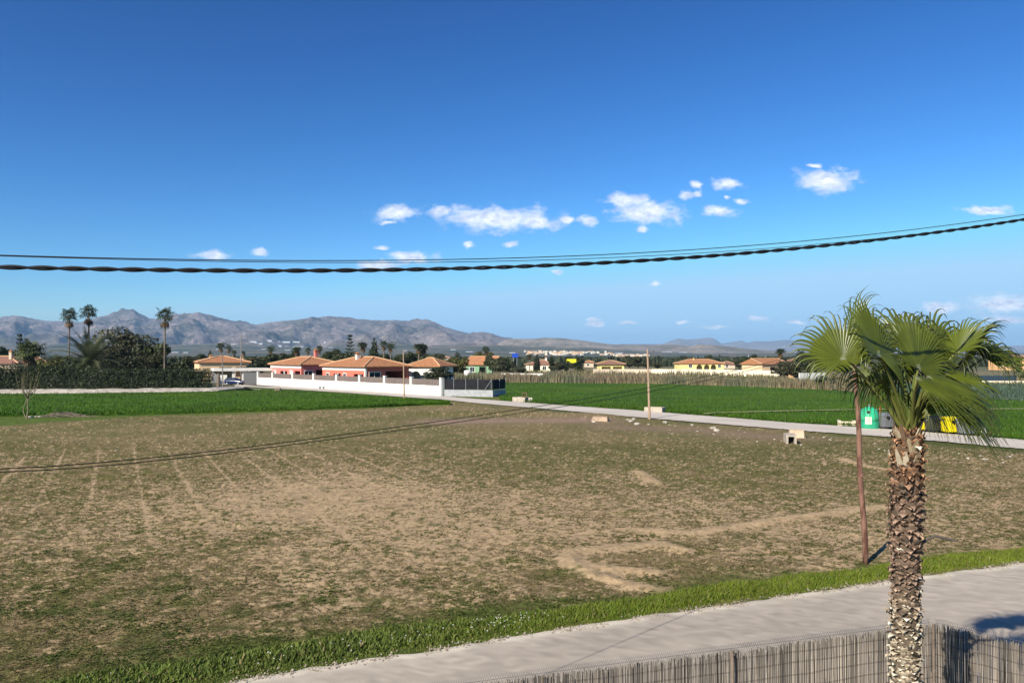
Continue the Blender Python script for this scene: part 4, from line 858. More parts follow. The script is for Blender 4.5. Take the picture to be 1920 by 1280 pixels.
    # brick coloured roofs among the trees behind the pink villas
    for k, (px, Y, wpx, top, lab) in enumerate([(528, 260, 20, 672, 'dull red roofed cottage left of the pink villa chimney'), (650, 300, 26, 671, 'low terracotta roofed cottage between the two pink villas'), (830, 330, 24, 668, 'small tiled cottage behind the arched white house'),
                                          (1105, 420, 16, 676, 'small brown cottage right of the yellow billboard'), (1400, 520, 26, 672, 'far tiled cottage right of the yellow villa'), (470, 300, 26, 671, 'low grey roofed cottage behind the carport')]):
        house('cottage', lab, gx(px-wpx/2, Y), gx(px+wpx/2, Y), 7, zpx(top+3.5, Y), 3.5*Y/FPX*1.1, ['tan', 'peach', 'cream'][k % 3], 'tile' if k % 2 else 'tilebrown', front=[(1, 2.2, .8, 2, 'window')])
build_houses()
# ================================================================ GARDEN WALLS, CARPORT, GATE, CAR
def line_wall(name, label, pts, h, th, m, group=None, col=None):
    base = pts[0]; root = None; b = MB()
    for p, q in zip(pts[:-1], pts[1:]):
        d = (q-p).normalized(); n = Vector((-d.y, d.x, 0))*th/2; z = Vector((0, 0, h))
        v = [p-n-base, q-n-base, q+n-base, p+n-base]; b.add(v+[x+z for x in v], [(0,3,2,1),(4,5,6,7),(0,1,5,4),(1,2,6,5),(2,3,7,6),(3,0,4,7)])
    o = b.build(name, m); o.location = base; return tag(o, label, 'wall', group)
def build_walls():
    A = gp(484, 721); B = gp(827.5, 742.5); d = B-A; L_ = d.length; rz = math.atan2(d.y, d.x)
    root = thing('garden_wall', 'long white garden wall with square pillars and grey slatted infill along the far road', 'wall', A, rz)
    pil = [484.5, 512, 549.7, 588.7, 631.7, 675, 721.7, 771.7, 827.5]; xs = []
    for px in pil:
        u = (px-960)/FPX; t = (u*A.y-A.x)/((B.x-A.x)-u*(B.y-A.y)); xs.append(t*L_)
    H1, H2 = 1.55, 2.72
    for a, b in zip(xs[:-1], xs[1:]):
        MB().box(a+.24, b-.24, -.1, .12, 0, H1).build('wall_panel', M['white'], root)
        m = MB(); n = int((b-a-.6)/0.16)
        for i in range(n): x = a+.3+(b-a-.6)*i/n; m.box(x, x+.135, -.03, .02, H1+.03, H2-.22)
        m.box(a+.26, b-.26, .025, .05, H2-.4, H2-.34); m.box(a+.26, b-.26, .025, .05, H1+.15, H1+.21)
        m.build('slat_infill', M['slat'], root)
    for x in xs:
        m = MB().box(x-.24, x+.24, -.2, .24, 0, H2); p = m.build('pillar', M['white'], root)
        MB().box(x-.28, x+.28, -.24, .28, H2, H2+.07).build('coping', M['white'], p)
    # grey block wall with black net at its right end
    P = [gp(833, 742.5), gp(924, 744.2), gp(948, 741.5)]
    base = P[0]; root = thing('net_fence', 'grey block wall topped by a black shade net fence at the white wall end', 'fence', base)
    for i, (p, q) in enumerate(zip(P[:-1], P[1:])):
        d = (q-p).normalized(); n = Vector((-d.y, d.x, 0)); h0 = 1.0
        def slab(mb, a, b, off, th, z0, z1):
            v = [p+(q-p)*a+n*off-base, p+(q-p)*b+n*off-base, p+(q-p)*b+n*(off+th)-base, p+(q-p)*a+n*(off+th)-base]
            mb.add([x+Vector((0,0,z0)) for x in v]+[x+Vector((0,0,z1)) for x in v], [(0,3,2,1),(4,5,6,7),(0,1,5,4),(1,2,6,5),(2,3,7,6),(3,0,4,7)])
        m = MB(); slab(m, 0, 1, 0, .2, 0, h0); m.build('block_wall', M['block'], root)
        m = MB(); slab(m, 0.02, .985, .06, .03, h0+.1, 2.55); m.build('shade_net', M['blackmesh'], root)
        for f in ((0, .2, .45, .7, .97) if i == 0 else (.5, .98)):
            m = MB(); c = p+(q-p)*f-n*.03-base; m.tube([c+Vector((0,0,h0)), c+Vector((0,0,2.7))], .035, 6); m.build('post', M['galv'], root)
        if i == 0:
            m = MB(); c = p+(q-p)*.97-n*.03-base; e = p+(q-p)*.84-n*.06-base; m.tube([c+Vector((0,0,2.5)), e+Vector((0,0,h0+.05))], .03, 6); m.build('brace', M['galv'], root)
    # chain link behind the reeds is left to the reeds; cream walls of the far plots
    line_wall('plot_wall', 'long cream plot wall below the yellow villa', [gx(1222, 250), gx(1330, 243), gx(1462, 220)], 1.9, .25, M['cream'])
    line_wall('plot_wall', 'sand coloured plot wall below the sand bungalow left of the pole', [gx(1112, 262), gx(1160, 262), gx(1222, 258)], 1.7, .25, M['tan'])
    line_wall('plot_wall', 'low white wall above the reeds right of the black net fence', [gx(940, 215), gx(1018, 210)], 1.35, .2, M['white'])
    line_wall('plot_wall', 'white wall in front of the orange house', [gx(1498, 172), gx(1548, 176)], 2.3, .2, M['white'])
    line_wall('plot_wall', 'dark blue screened wall glimpsed behind the palm fronds', [gx(1780, 178), gx(1905, 182)], 1.5, .2, mat('blue_screen', (.035, .06, .085), .7, .2, 3))
    line_wall('plot_wall', 'pale kerb wall under the dark blue screen', [gx(1770, 172), gx(1925, 172)], .55, .3, M['cream'])
    # carport, gate, car
    Y = 172; a, b = gx(428, Y), gx(508, Y+4); rz = math.atan2(b.y-a.y, b.x-a.x); L_ = (b-a).length
    rt = thing('carport', 'flat white roofed carport behind the navy car', 'carport', a, rz); zt = zpx(690.5, Y)
    m = MB(); m.frus((-3.2, L_, -3, 6), (-3.2, L_, -3, 6), zt-.55, zt); m.build('roof', M['white'], rt)
    for x in (0.9, 2.95): MB().box(x-.28, x+.28, -2.6, -2.1, 0, zt-.55).build('pillar', M['white'], rt)
    MB().box(-3.1, 1.6, 4.6, 4.8, 0, zt-.56).build('back_wall', M['block'], rt)
    Y2 = 164.5; a, b = gx(457, Y2+2), gx(483, Y2-.5); rz = math.atan2(b.y-a.y, b.x-a.x); L2 = (b-a).length; zg = zpx(697.5, Y2)
    g = thing('sliding_gate', 'dark grey sheet sliding gate beside the navy car', 'gate', a, rz)
    m = MB(); n = 16
    for i in range(n): m.box(L2*i/n, L2*i/n+L2/n-.02, 0, .05, .12, zg-.12)
    m.build('gate_panel', M['greymetal'], g); m = MB(); m.box(0, L2, -.03, 0, .04, .12); m.box(0, L2, -.03, 0, zg-.12, zg); m.build('gate_frame', M['greymetal'], g)
    line_wall('low_wall', 'short white wall stub left of the navy car', [gx(412, 166), gx(426, 166.5)], 2.0, .25, M['white'])
def build_car():
    c = gp(440, 721.4); rt = thing('hatchback_car', 'navy blue hatchback parked before the carport facing right', 'car', c, R(-12)); rt.scale = (1.02,)*3
    # body lofted along x: stations (x, z bottom, z shoulder, half width)
    st = [(-1.98,.42,.80,.62),(-1.93,.30,.92,.76),(-1.55,.22,.95,.83),(-.6,.20,.95,.85),(.5,.20,.93,.85),(1.2,.22,.88,.84),(1.7,.26,.80,.80),(1.95,.32,.66,.68),(2.0,.40,.58,.58)]
    m = MB(); n = 10; vs = []
    for x, zb, zs, w in st:
        for k in range(n):
            y, z = [(-w*.9,zb),(-w,zb+.12),(-w,zs-.14),(-w*.95,zs-.03),(-w*.8,zs+.02),(w*.8,zs+.02),(w*.95,zs-.03),(w,zs-.14),(w,zb+.12),(w*.9,zb)][k]; vs.append((x, y, z))
    fs = [(i*n+k, (i+1)*n+k, (i+1)*n+(k+1) % n, i*n+(k+1) % n) for i in range(len(st)-1) for k in range(n)]+[tuple(range(n)), tuple((len(st)-1)*n+k for k in range(n))[::-1]]
    m.add(vs, fs); body = m.build('body', M['carpaint'], rt, smooth=False)
    m = MB(); m.frus((-1.9,.95,-.76,.76), (-1.5,.1,-.60,.60), .93, 1.44); cab = m.build('glasshouse', M['glass'], rt)
    m = MB(); m.frus((-1.55,.16,-.62,.62), (-1.3,-.1,-.5,.5), 1.43, 1.50)
    for s in (-1, 1):
        for xa, xb in ((-1.92,-1.52),(-.35,-.38),(.93,.08),(-1.2,-1.15)): m.tube([(xa, s*.77, .93), (xb, s*.612, 1.45)], .035, 5)
    m.build('roof', M['carpaint'], rt)
    for x in (-1.28, 1.25):
        for s in (-1, 1):
            mb = MB(); mb.disc((x, s*.76, .31), (0,1,0), .31, .2, 18); w = mb.build('wheel', M['rubber'], rt); mb = MB(); mb.disc((x, s*.865, .31), (0,1,0), .19, .02, 12); mb.build('rim', M['galv'], w)
    for s in (-1, 1):
        mb = MB(); mb.box(1.80,1.97,s*.56-.12,s*.56+.12,.60,.72); mb.build('headlight', M['lamp'], rt)
        mb = MB(); mb.box(-1.97,-1.90,s*.62-.1,s*.62+.1,.7,.9); mb.build('tail_light', M['redpaint'], rt)
        mb = MB(); mb.box(.72,.86,s*.84-.1,s*.84+.1,.94,1.06); mb.build('mirror', M['carpaint'], rt)
    mb = MB(); mb.box(1.99,2.02,-.26,.26,.40,.51); mb.build('number_plate', M['white'], rt)
def build_hedge_bank():
    # pale earth bank in front of the hedge
    px = np.arange(-420, 432, 3.0)
    A = np.array([xy(x, np.interp(x, [-420,0,150,400,432], [746,741,740,736.5,733.5])) for x in px]); n = len(px)
    up = np.array([0.28, 0.96]); prof = [(0, -.1), (.5, .18), (1.2, .45), (2.0, .68), (3.0, .78), (5.5, .80), (9, .80), (12, .0)]
    V = np.zeros((n, len(prof), 3)); e = sst(432, 380, px)
    for j, (dd, z) in enumerate(prof):
        V[:, j, :2] = A+up[None]*(dd+0.5*(fbm(px*0.06, np.full(n, j*.4), 15, 3)-.5))[:, None]; V[:, j, 2] = z*(0.75+.5*fbm(px*0.05, np.full(n, j*.3), 25, 3))*e-.05
    np_obj('earth_bank', V.reshape(-1, 3), grid_faces(n, len(prof)), mat('bank_earth', (.40, .355, .30), .95, .25, 1.2, bump=.06, bscale=3))['kind'] = 'structure'
    return A, up
build_walls(); build_car(); BANK, BUP = build_hedge_bank()
# ================================================================ POLES AND SIGNS
def pole(label, px, ybot, ytop, m, r0, r1, px2=None, arm=True, name='utility_pole', group='utility poles'):
    b = gp(px, ybot); H = zpx(ytop, b.y); rt = thing(name, label, 'utility pole', b, 0, group); dx = ((px2 or px)-px)/FPX*b.y
    mb = MB(); mb.tube([(dx*i/6, 0, H*i/6) for i in range(7)], [r0+(r1-r0)*i/6 for i in range(7)], 10); mb.build('pole', M[m], rt)
    if arm:
        mb = MB(); mb.box(dx-.05, dx+.75, -.05, .05, H-.42, H-.32); mb.tube([(dx+.6, 0, H-.45), (dx+.6, 0, H-.1)], .07, 6); mb.build('bracket', M['greymetal'], rt)
    return rt, b, H
pole('slim rust brown utility pole beside the far road in front of the green crop', 1218, 786, 654, 'polewood', .12, .085, 1214.5)
pole('bare wooden utility pole before the right end of the white wall', 758, 748.5, 657, 'polewood', .11, .075, 756)
pole('short grey utility pole at the hedge end near the navy car', 418, 730, 660, 'polegrey', .12, .08, 416)
pole('tall dark utility pole rising behind the carport', 452, 716, 628, 'polegrey', .15, .10)
pole('far thin grey utility pole right of the yellow villa', 1403.5, 690, 663, 'galv', .18, .14, arm=False)
mb = MB(); b = gp(409, 731); mb.tube([(0,0,0), (.05,0,1.6), (.08,0,3.0)], [.34,.3,.22], 8); o = mb.build('gate_post', M['bark']); o.location = b; tag(o, 'stout dark timber post at the right end of the hedge', 'post')
def signs():
    Y = 330; b = gx(966, Y); rt = thing('road_sign', 'plain blue road sign standing beyond the houses', 'sign', b); z0, z1 = zpx(670, Y), zpx(662.5, Y); w = 11*Y/FPX/2
    MB().box(-w, w, -.06, .06, z0, z1).build('sign_panel', M['signblue'], rt)
    for x in (-w*.6, w*.6): MB().tube([(x, .12, 0), (x, .12, z1)], .09, 6).build('post', M['galv'], rt)
    Y = 350; b = gx(1074, Y); rt = thing('billboard', 'bright yellow billboard between two dark cypresses', 'billboard', b); z0, z1 = zpx(680.5, Y), zpx(673, Y); w = 25*Y/FPX/2
    MB().box(-w, w, -.1, .1, z0, z1).build('billboard_panel', M['signyellow'], rt)
    for x in (-w*.7, 0, w*.7): MB().tube([(x, .25, 0), (x, .25, z1)], .14, 6).build('post', M['greymetal'], rt)
    Y = 190; rt = thing('water_tank', 'round white water tank behind the reeds below the green house', 'tank', gx(877, Y)); r = 7*Y/FPX
    mb = MB(); mb.lathe([(r, 0), (r, zpx(697.5, Y)), (r*.92, zpx(695, Y)), (r*.6, zpx(694, Y)), (r*.12, zpx(693.5, Y))], 20); mb.build('tank_body', M['white'], rt); mb = MB(); mb.lathe([(.35, zpx(693.7, Y)), (.35, zpx(693, Y))], 10); mb.build('lid', M['galv'], rt)
signs()
# ================================================================ BINS AND ROADSIDE THINGS
def build_bins():
    b = gp(1630, 803.5); rt = thing('glass_recycling_container', 'green dome shaped glass recycling container with pale label', 'recycling container', b, R(-8)); r = .76
    b_ = MB(); b_.lathe([(r*.97,.05),(r,.10),(r,.62),(r*.985,.64)], 32); b_.build('base', M['iglood'], rt, smooth=False)
    m = MB(); m.lathe([(r*.985,.64),(r*.985,1.02),(r*.95,1.25),(r*.86,1.46),(r*.70,1.64),(r*.48,1.76),(r*.22,1.82),(.03,1.835)], 32); m.build('dome', M['igloo'], rt, smooth=True)
    m = MB(); a = R(-112); q = Vector((math.cos(a), math.sin(a), .55)); q2 = Vector((math.cos(a)*r*.88, math.sin(a)*r*.88, 1.40)); m.disc(q2, q, .155, .06, 18); p = m.build('port', M['iglood'], rt); m = MB(); m.disc(q2+q.normalized()*.005, q, .12, .065, 18); m.build('port_hole', M['dark'], p)
    m = MB(); n = 8
    for i in range(n):
        a0, a1 = [R(-112-19+38*(i+k)/n) for k in (0, 1)]; rr = r*1.004
        m.add([(rr*math.cos(t), rr*math.sin(t), z) for z in (.44, 1.03) for t in (a0, a1)], [(0,1,3,2)])
    lb = m.build('label', M['label'], rt); m = MB()
    for z, w in ((.96,13),(.90,9),(.80,11),(.72,7),(.62,11),(.54,6)):
        a0, a1 = R(-112-w), R(-112+w); rr = r*1.009; m.add([(rr*math.cos(t), rr*math.sin(t), zz) for zz in (z-.018, z+.018) for t in (a0, (a0+a1)/2, a1)], [(0,1,4,3),(1,2,5,4)])
    m.build('label_text', M['ink'], lb)
    m = MB(); m.tube([(0,0,1.82), (0,0,1.93)], .03, 8); m.tube([(-.11,0,1.95),(-.05,0,1.99),(.05,0,1.99),(.11,0,1.95)], .02, 6); m.build('lifting_hook', M['galv'], rt)
    def bin_(px, py, mt, label, rz, lidm=None):
        p = gp(px, py); rt = thing('wheeled_bin', label, 'bin', p, rz, 'wheeled bins in the row beside the green dome'); 
        m = MB(); m.frus((-.58,.58,-.40,.40), (-.68,.68,-.52,.52), .20, 1.10); m.frus((-.71,.71,-.55,.55), (-.71,.71,-.55,.55), 1.10, 1.17)
        for x in (-.45, 0, .45): m.frus((x-.02,x+.02,-.44,-.38), (x-.02,x+.02,-.555,-.48), .22, 1.09)
        body = m.build('body', M[mt], rt)
        m = MB(); n = 8; vs = []; pr = [(-.53+1.06*i/n, 1.175+.20*math.sin(math.pi*(i/n)*.95+.05)) for i in range(n+1)]
        for x in (-.70, .70): vs += [(x, y, z) for y, z in pr]+[(x, .53, 1.17), (x, -.53, 1.17)]
        k = n+3; fs = [(i, (i+1) % k, (i+1) % k+k, i+k) for i in range(k)]+[tuple(range(k))[::-1], tuple(k+i for i in range(k))]
        m.add(vs, fs); lid = m.build('lid', M[lidm or mt], rt)
        m = MB(); m.disc((-.25, -.50, 1.0), (0, -1, .1), .15, .12, 16); m.build('throw_hole', M['dark'], rt)
        for s in (-1, 1): m = MB(); m.tube([(s*.70,0,1.02),(s*.82,0,1.02)], .035, 8); m.build('lift_pin', M['galv'], rt)
        for x in (-.48, .48):
            for y in (-.32, .32): m = MB(); m.disc((x, y, .10), (1,0,0), .10, .05, 12); m.box(x-.035, x+.035, y-.03, y+.03, .12, .21); m.build('wheel', M['rubber'], rt)
        return rt
    bin_(1662.5, 804.0, 'bingrey', 'grey wheeled bin standing right beside the green dome', R(12))
    bin_(1697, 806.5, 'binblack', 'dark bin mostly hidden behind the palm trunk', R(10))
    bin_(1725.5, 809.0, 'binyellow', 'yellow wheeled bin close to the right side of the palm trunk', R(8))
    bin_(1754.5, 811.5, 'binblack', 'black wheeled bin standing between the two yellow bins', R(8))
    bin_(1785.5, 813.5, 'binyellow', 'yellow wheeled bin half veiled by hanging fronds', R(6))
    bin_(1815, 816.5, 'bingrey', 'grey wheeled bin at the right end of the row', R(9))
    p = gp(1844, 819); rt = thing('broken_board', 'white and orange broken board leaning beside the last grey bin', 'board', p, R(20))
    m = MB(); m.add([(-.3,0,.02),(.25,-.1,.02),(.55,.25,.72),(.25,.3,.75)]+[(-.3,.04,.02),(.25,-.06,.02),(.55,.29,.72),(.25,.34,.75)], [(0,1,2,3),(7,6,5,4),(0,4,5,1),(1,5,6,2),(2,6,7,3),(3,7,4,0)]); m.build('panel', M['white'], rt)
    m = MB(); m.frus((.5,1.7,-.2,.3), (.5,1.65,-.2,.25), .02, .14); m.build('rail', M['greymetal'], rt); m = MB(); m.frus((.32,.62,-.15,-.08), (.4,.62,-.15,-.08), .05, .4); m.build('orange_panel', mat('orange_plastic', (.6, .16, .04), .5, .1), rt)
    p = gp(1588, 797.5); rt = thing('pallet', 'weathered wooden pallet lying flat left of the green dome', 'pallet', p, R(-20))
    for y in (-.45, 0, .45): MB().box(-.75, .75, y-.06, y+.06, .03, .17).build('bearer', M['wood'], rt)
    for i in range(6): MB().box(-.78+i*.28, -.60+i*.28, -.55, .55, .173, .21).build('deck_board', M['wood'], rt)
    for i in range(2): MB().box(-.78+i*1.2, -.50+i*1.2, -.55, .55, .40, .44).build('deck_board', M['wood'], rt)
    MB().box(-.78, .78, -.55, -.43, .213, .40).build('bearer', M['wood'], rt)
    p = gp(1649.5, 795); rt = thing('marker_stake', 'thin red and white marker stake behind the grey bin', 'stake', p); m = MB(); H = zpx(760, p.y)
    m.tube([(0,0,0),(0.03,0,H*.6)], .035, 6); m.build('stake', M['white'], rt); m = MB(); m.tube([(0.03,0,H*.6),(.06,0,H)], .037, 6); m.build('tip', M['redpaint'], rt)
    p = gp(1737, 798); m = MB(); m.tube([(0,0,0),(0,0,1.7)], .03, 6); o = m.build('marker_post', M['galv']); o.location = p; tag(o, 'slim grey post behind the yellow bin near the palm trunk', 'post')
build_bins()
def rock(px, py, s, label=None, group='pale stones scattered below the far road', m='stone', z=0, seed=None, sq=.6):
    r = random.Random(seed if seed is not None else int(px*7+py)); s = s*.62; p = gp(px, py); mb = MB(); n1, n2 = 7, 5; vs = [(0, 0, -s*.25)]; rr = [[r.uniform(.75, 1.2) for _ in range(n1)] for _ in range(n2)]
    for j in range(1, n2):
        ph = math.pi*j/n2
        for k in range(n1): th = 2*math.pi*k/n1+.3*j; q = s*.5*rr[j][k]; vs.append((q*math.sin(ph)*math.cos(th)*1.25, q*math.sin(ph)*math.sin(th), s*.2-q*math.cos(ph)*sq))
    vs.append((0, 0, s*.2+s*.45*sq)); fs = [(0, 1+(k+1) % n1, 1+k) for k in range(n1)]
    for j in range(n2-2): fs += [(1+j*n1+k, 1+j*n1+(k+1) % n1, 1+(j+1)*n1+(k+1) % n1, 1+(j+1)*n1+k) for k in range(n1)]
    t = len(vs)-1; fs += [(t, 1+(n2-2)*n1+k, 1+(n2-2)*n1+(k+1) % n1) for k in range(n1)]
    mb.add(vs, fs); o = mb.build('rock', M[m]); o.location = (p.x, p.y, float(field_z(np.array([p.x]), np.array([p.y]))[0])+z); o.rotation_euler.z = r.uniform(0, 6)
    tag(o, label or 'small pale stone in the loose scatter below the far road', 'rock', group)
def roadside():
    for i, (px, py, s, lab) in enumerate([(1183,791,.75,'jagged white rock, the left one of the heap left of the brown pole'),(1194,797,.8,'rounded white rock at the foot of the white heap'),(1177,788,.45,'smallest white rock at the top of the heap left of the brown pole'),(1188,786.5,.5,'grey white rock leaning on the white heap'),
        (1247,793,.65,'pale block lying alone just right of the brown pole'),(1298,798,.5,'white stone lying alone between the brown pole and the stone pair'),(1337,805,.75,'left stone of the whitish pair in the stony strip'),(1343.5,808.5,.75,'right stone of the whitish pair in the stony strip'),(1216,796,.35,'small stone below the foot of the brown pole'),(714,757.5,.55,'white stone below the bare wooden pole'),(1113,791.5,.5,'flat pale stone beside the broken earth block')]): rock(px, py, s, lab)
    r = random.Random(4)
    for i in range(60):
        px = r.uniform(1225, 1900); py = np.interp(px, [1225,1480,1900], [800,822,858])+r.uniform(-9, 12); rock(px, py, r.uniform(.10, .30))
    for i in range(14): rock(r.uniform(700, 1120), r.uniform(760, 774), r.uniform(.1, .22), 'small pale stone on the far road margin', 'stones on the far road margin')
    for px, py, s, lab in ((57,783.5,.7,'white stone touching the young tree base'),(68,782,.5,'white stone in the middle of the three by the young tree'),(73,782,.45,'white stone rightmost of the three by the young tree'),(218,845,.25,'tiny white scrap alone in the left field'),(101,844,.2,'tiny white stone in the far left field')): rock(px, py, s, lab, None)
    # concrete irrigation boxes
    def box_(px, py, w, d, h, rz, label, gate=False, m='concrete'):
        p = gp(px, py); rt = thing('irrigation_box', label, 'irrigation box', p, rz, 'concrete irrigation boxes'); t = .16; mb = MB()
        mb.box(-w/2, w/2, -d/2, -d/2+t, 0, h); mb.box(-w/2, w/2, d/2-t, d/2, 0, h); mb.box(-w/2, -w/2+t, -d/2+t, d/2-t, 0, h); mb.box(w/2-t, w/2, -d/2+t, d/2-t, 0, h); mb.build('box_wall', M[m], rt)
        MB().box(-w/2+t, w/2-t, -d/2+t, d/2-t, .02, h*.45).build('sump', M['dark'], rt)
        if gate:
            f = MB()
            for x in (.25, w/2-.1): f.box(x-.05, x+.05, -.05, .05, h*.9, h+.62)
            f.box(.25, w/2-.1, -.05, .05, h+.52, h+.62); f.box(.30, w/2-.15, -.02, .02, h*.8, h+.1); f.build('sluice_gate', M['rust'], rt)
        return rt
    box_(977, 753, 1.9, 1.3, .62, R(-30), 'concrete irrigation box with rusty sluice gate beside the far road', True)
    p = gp(994, 754); mb = MB(); mb.add([(-.35,0,0),(.35,0,0),(.25,.35,.6),(-.2,.35,.6),(-.35,.1,0),(.35,.1,0),(.25,.45,.6),(-.2,.45,.6)], [(0,1,2,3),(7,6,5,4),(0,4,5,1),(1,5,6,2),(2,6,7,3),(3,7,4,0)]); o = mb.build('slab', M['stone']); o.location = p; tag(o, 'grey white slab leaning against the sluice gate box', 'slab')
    box_(1228, 772.5, 2.0, 1.2, .55, R(-30), 'low concrete irrigation box behind the brown pole')
    # broken block in the scarp and the culvert
    p = gp(1125, 789); mb = MB(); mb.frus((-.8,.8,-.4,.4), (-.6,.72,-.2,.35), -.1, .42); o = mb.build('earth_block', mat('crumbling_masonry', (.36,.26,.18), .95, .25, 2.5, bump=.03, bscale=8)); o.location = p; o.rotation_euler.z = R(-20); tag(o, 'broken pale masonry block set in the earth scarp', 'block')
    p = gp(1484, 832); rt = thing('culvert', 'square concrete culvert mouth in the field below the far road', 'culvert', p, R(-12)); mb = MB()
    mb.box(-.34,-.20,0,1.4,0,.62); mb.box(.20,.34,0,1.4,0,.62); mb.box(-.20,.20,0,1.4,.49,.62); mb.build('pipe', M['concrete'], rt); MB().box(-.20,.20,.5,.55,0,.49).build('mouth', M['dark'], rt)
    p = gp(1493, 820); mb = MB(); mb.frus((-.52,.52,-.35,.35), (-.49,.5,-.28,.33), 0, .58); o = mb.build('masonry_block', mat('sandstone', (.55,.40,.28), .9, .15, 2.5, bump=.02, bscale=8)); o.location = p; o.rotation_euler.z = R(-14); tag(o, 'sandy masonry block behind the culvert mouth', 'block')
    for k, (px, py, lab) in enumerate([(438, 728, 'low stone plinth beside the short grey pole'), (521, 735, 'weathered stump in the grass below the white wall')]):
        p = gp(px, py); mb = MB(); mb.frus((-.6,.6,-.4,.4), (-.45,.4,-.3,.3), 0, .7 if k else .35); o = mb.build('stump' if k else 'plinth', M['bark' if k else 'stone']); o.location = p; tag(o, lab, 'stump' if k else 'plinth')
    p = gp(603, 729.5); rt = thing('bench', 'small concrete bench at the foot of the white wall', 'bench', p, R(-45))
    MB().box(-.9,.9,-.22,.22,.42,.52).build('seat', M['block'], rt)
    for x in (-.6, .6): MB().box(x-.1, x+.1, -.18, .18, 0, .42).build('leg', M['block'], rt)
roadside()
# ================================================================ TREES
def leaf_cloud(blobs, n, size, c_lo, c_hi, seed, up=0.3, hollow=0.55, elong=1.0):
    """leaf-sized quads through a crown of blobs (cx,cy,cz,rx,ry,rz); returns V, F, C"""
    r = np.random.default_rng(seed); B = np.array(blobs); wt = B[:, 3]*B[:, 4]*B[:, 5]; wt = wt**0.75; k = r.choice(len(B), n, p=wt/wt.sum()); b = B[k]
    d = r.normal(size=(n, 3)); d /= np.linalg.norm(d, axis=1)[:, None]; rad = hollow+(1-hollow)*r.random(n)**0.6; rad *= (0.80+0.40*fbm(d[:, 0]*3+k*5, d[:, 2]*3+d[:, 1]*3, seed, 3))
    p = b[:, :3]+d*b[:, 3:6]*rad[:, None]
    nn = d*0.7+r.normal(size=(n, 3))*0.6+np.array([0, 0, up]); nn /= np.linalg.norm(nn, axis=1)[:, None]
    t = np.cross(nn, r.normal(size=(n, 3))); t /= np.linalg.norm(t, axis=1)[:, None]; s = np.cross(nn, t); sz = size*(0.55+0.9*r.random(n))[:, None]
    V = np.stack([p-t*sz*elong, p+s*sz*0.55, p+t*sz*elong, p-s*sz*0.55], 1).reshape(-1, 3)
    f = (r.random(n)*0.65+0.35*r.random(len(B))[k])[:, None]; C = np.array(c_lo)*(1-f)+np.array(c_hi)*f
    return V, np.arange(n*4).reshape(-1, 4), np.repeat(C, 4, 0)
PROTO = {}
def hide_proto(rt): return rt
def reg(kind, rt): PROTO.setdefault(kind, []).append([rt, False])
def make_leafy(kind, seed, c_lo, c_hi, w=1.0, n=2600, size=0.036, trunk=0.3):
    r = random.Random(seed); rt = thing('leafy_tree' if trunk > 0.12 else 'bush', '', 'tree'); bl = []
    for i in range(11): a = r.uniform(0, 6.28); q = r.uniform(0.05, 0.33)*w; z = r.uniform(trunk+.05, .86); sh = (1-abs(z-.55)*.9); bl.append((q*math.cos(a), q*math.sin(a), z, r.uniform(.13,.22)*w*sh, r.uniform(.13,.22)*w*sh, r.uniform(.09,.15)))
    bl.append((0, 0, .55, .24*w, .24*w, .28))
    V, F, C = leaf_cloud(bl, n, size, c_lo, c_hi, seed); np_obj('crown', V, F, M['leaf'], C, rt)
    m = MB(); m.tube([(0,0,0),(.01,0,trunk*.6),(.0,.01,trunk+.25)], [.030,.022,.010], 7)
    for k in range(6): b = bl[k]; m.tube([(0,0,trunk*r.uniform(.5,1)), ((b[0])*.5, b[1]*.5, (trunk+b[2])/2), b[:3]], [.014,.010,.004], 5)
    m.build('trunk', M['bark'], rt); reg(kind, rt)
def make_cypress(seed):
    r = random.Random(seed); rt = thing('cypress', '', 'tree'); bl = []
    for i in range(16): z = .06+.88*i/15; w = .115*min(1, (1.02-z)*2.2)*min(1, z*4+.3); a = r.uniform(0, 6.28); bl.append((.25*w*math.cos(a), .25*w*math.sin(a), z, w, w, .05))
    V, F, C = leaf_cloud(bl, 1100, .030, (.020,.034,.014), (.050,.070,.026), seed, .8); np_obj('crown', V, F, M['leaf'], C, rt)
    MB().tube([(0,0,0),(0,0,.5),(0,0,.9)], [.02,.014,.004], 6).build('trunk', M['bark'], rt); reg('cypress', rt)
def make_norfolk(seed):
    r = random.Random(seed); rt = thing('norfolk_pine', '', 'tree'); m = MB(); m.tube([(0,0,0),(0,0,1)], [.016,.004], 7); m.build('trunk', M['bark'], rt); bl = []
    for i in range(9):
        z = .30+.66*i/8; ln = .26*(1-(z-.25)/.85)
        for k in range(6):
            a = k*1.047+i*.4+r.uniform(-.15,.15)
            for q in (.35, .65, .95): bl.append((ln*q*math.cos(a), ln*q*math.sin(a), z+.05*q, .035+.02*(1-q), .035+.02*(1-q), .012))
    V, F, C = leaf_cloud(bl, 850, .020, (.020,.034,.016), (.045,.062,.028), seed, .5); np_obj('crown', V, F, M['leaf'], C, rt); reg('norfolk', rt)
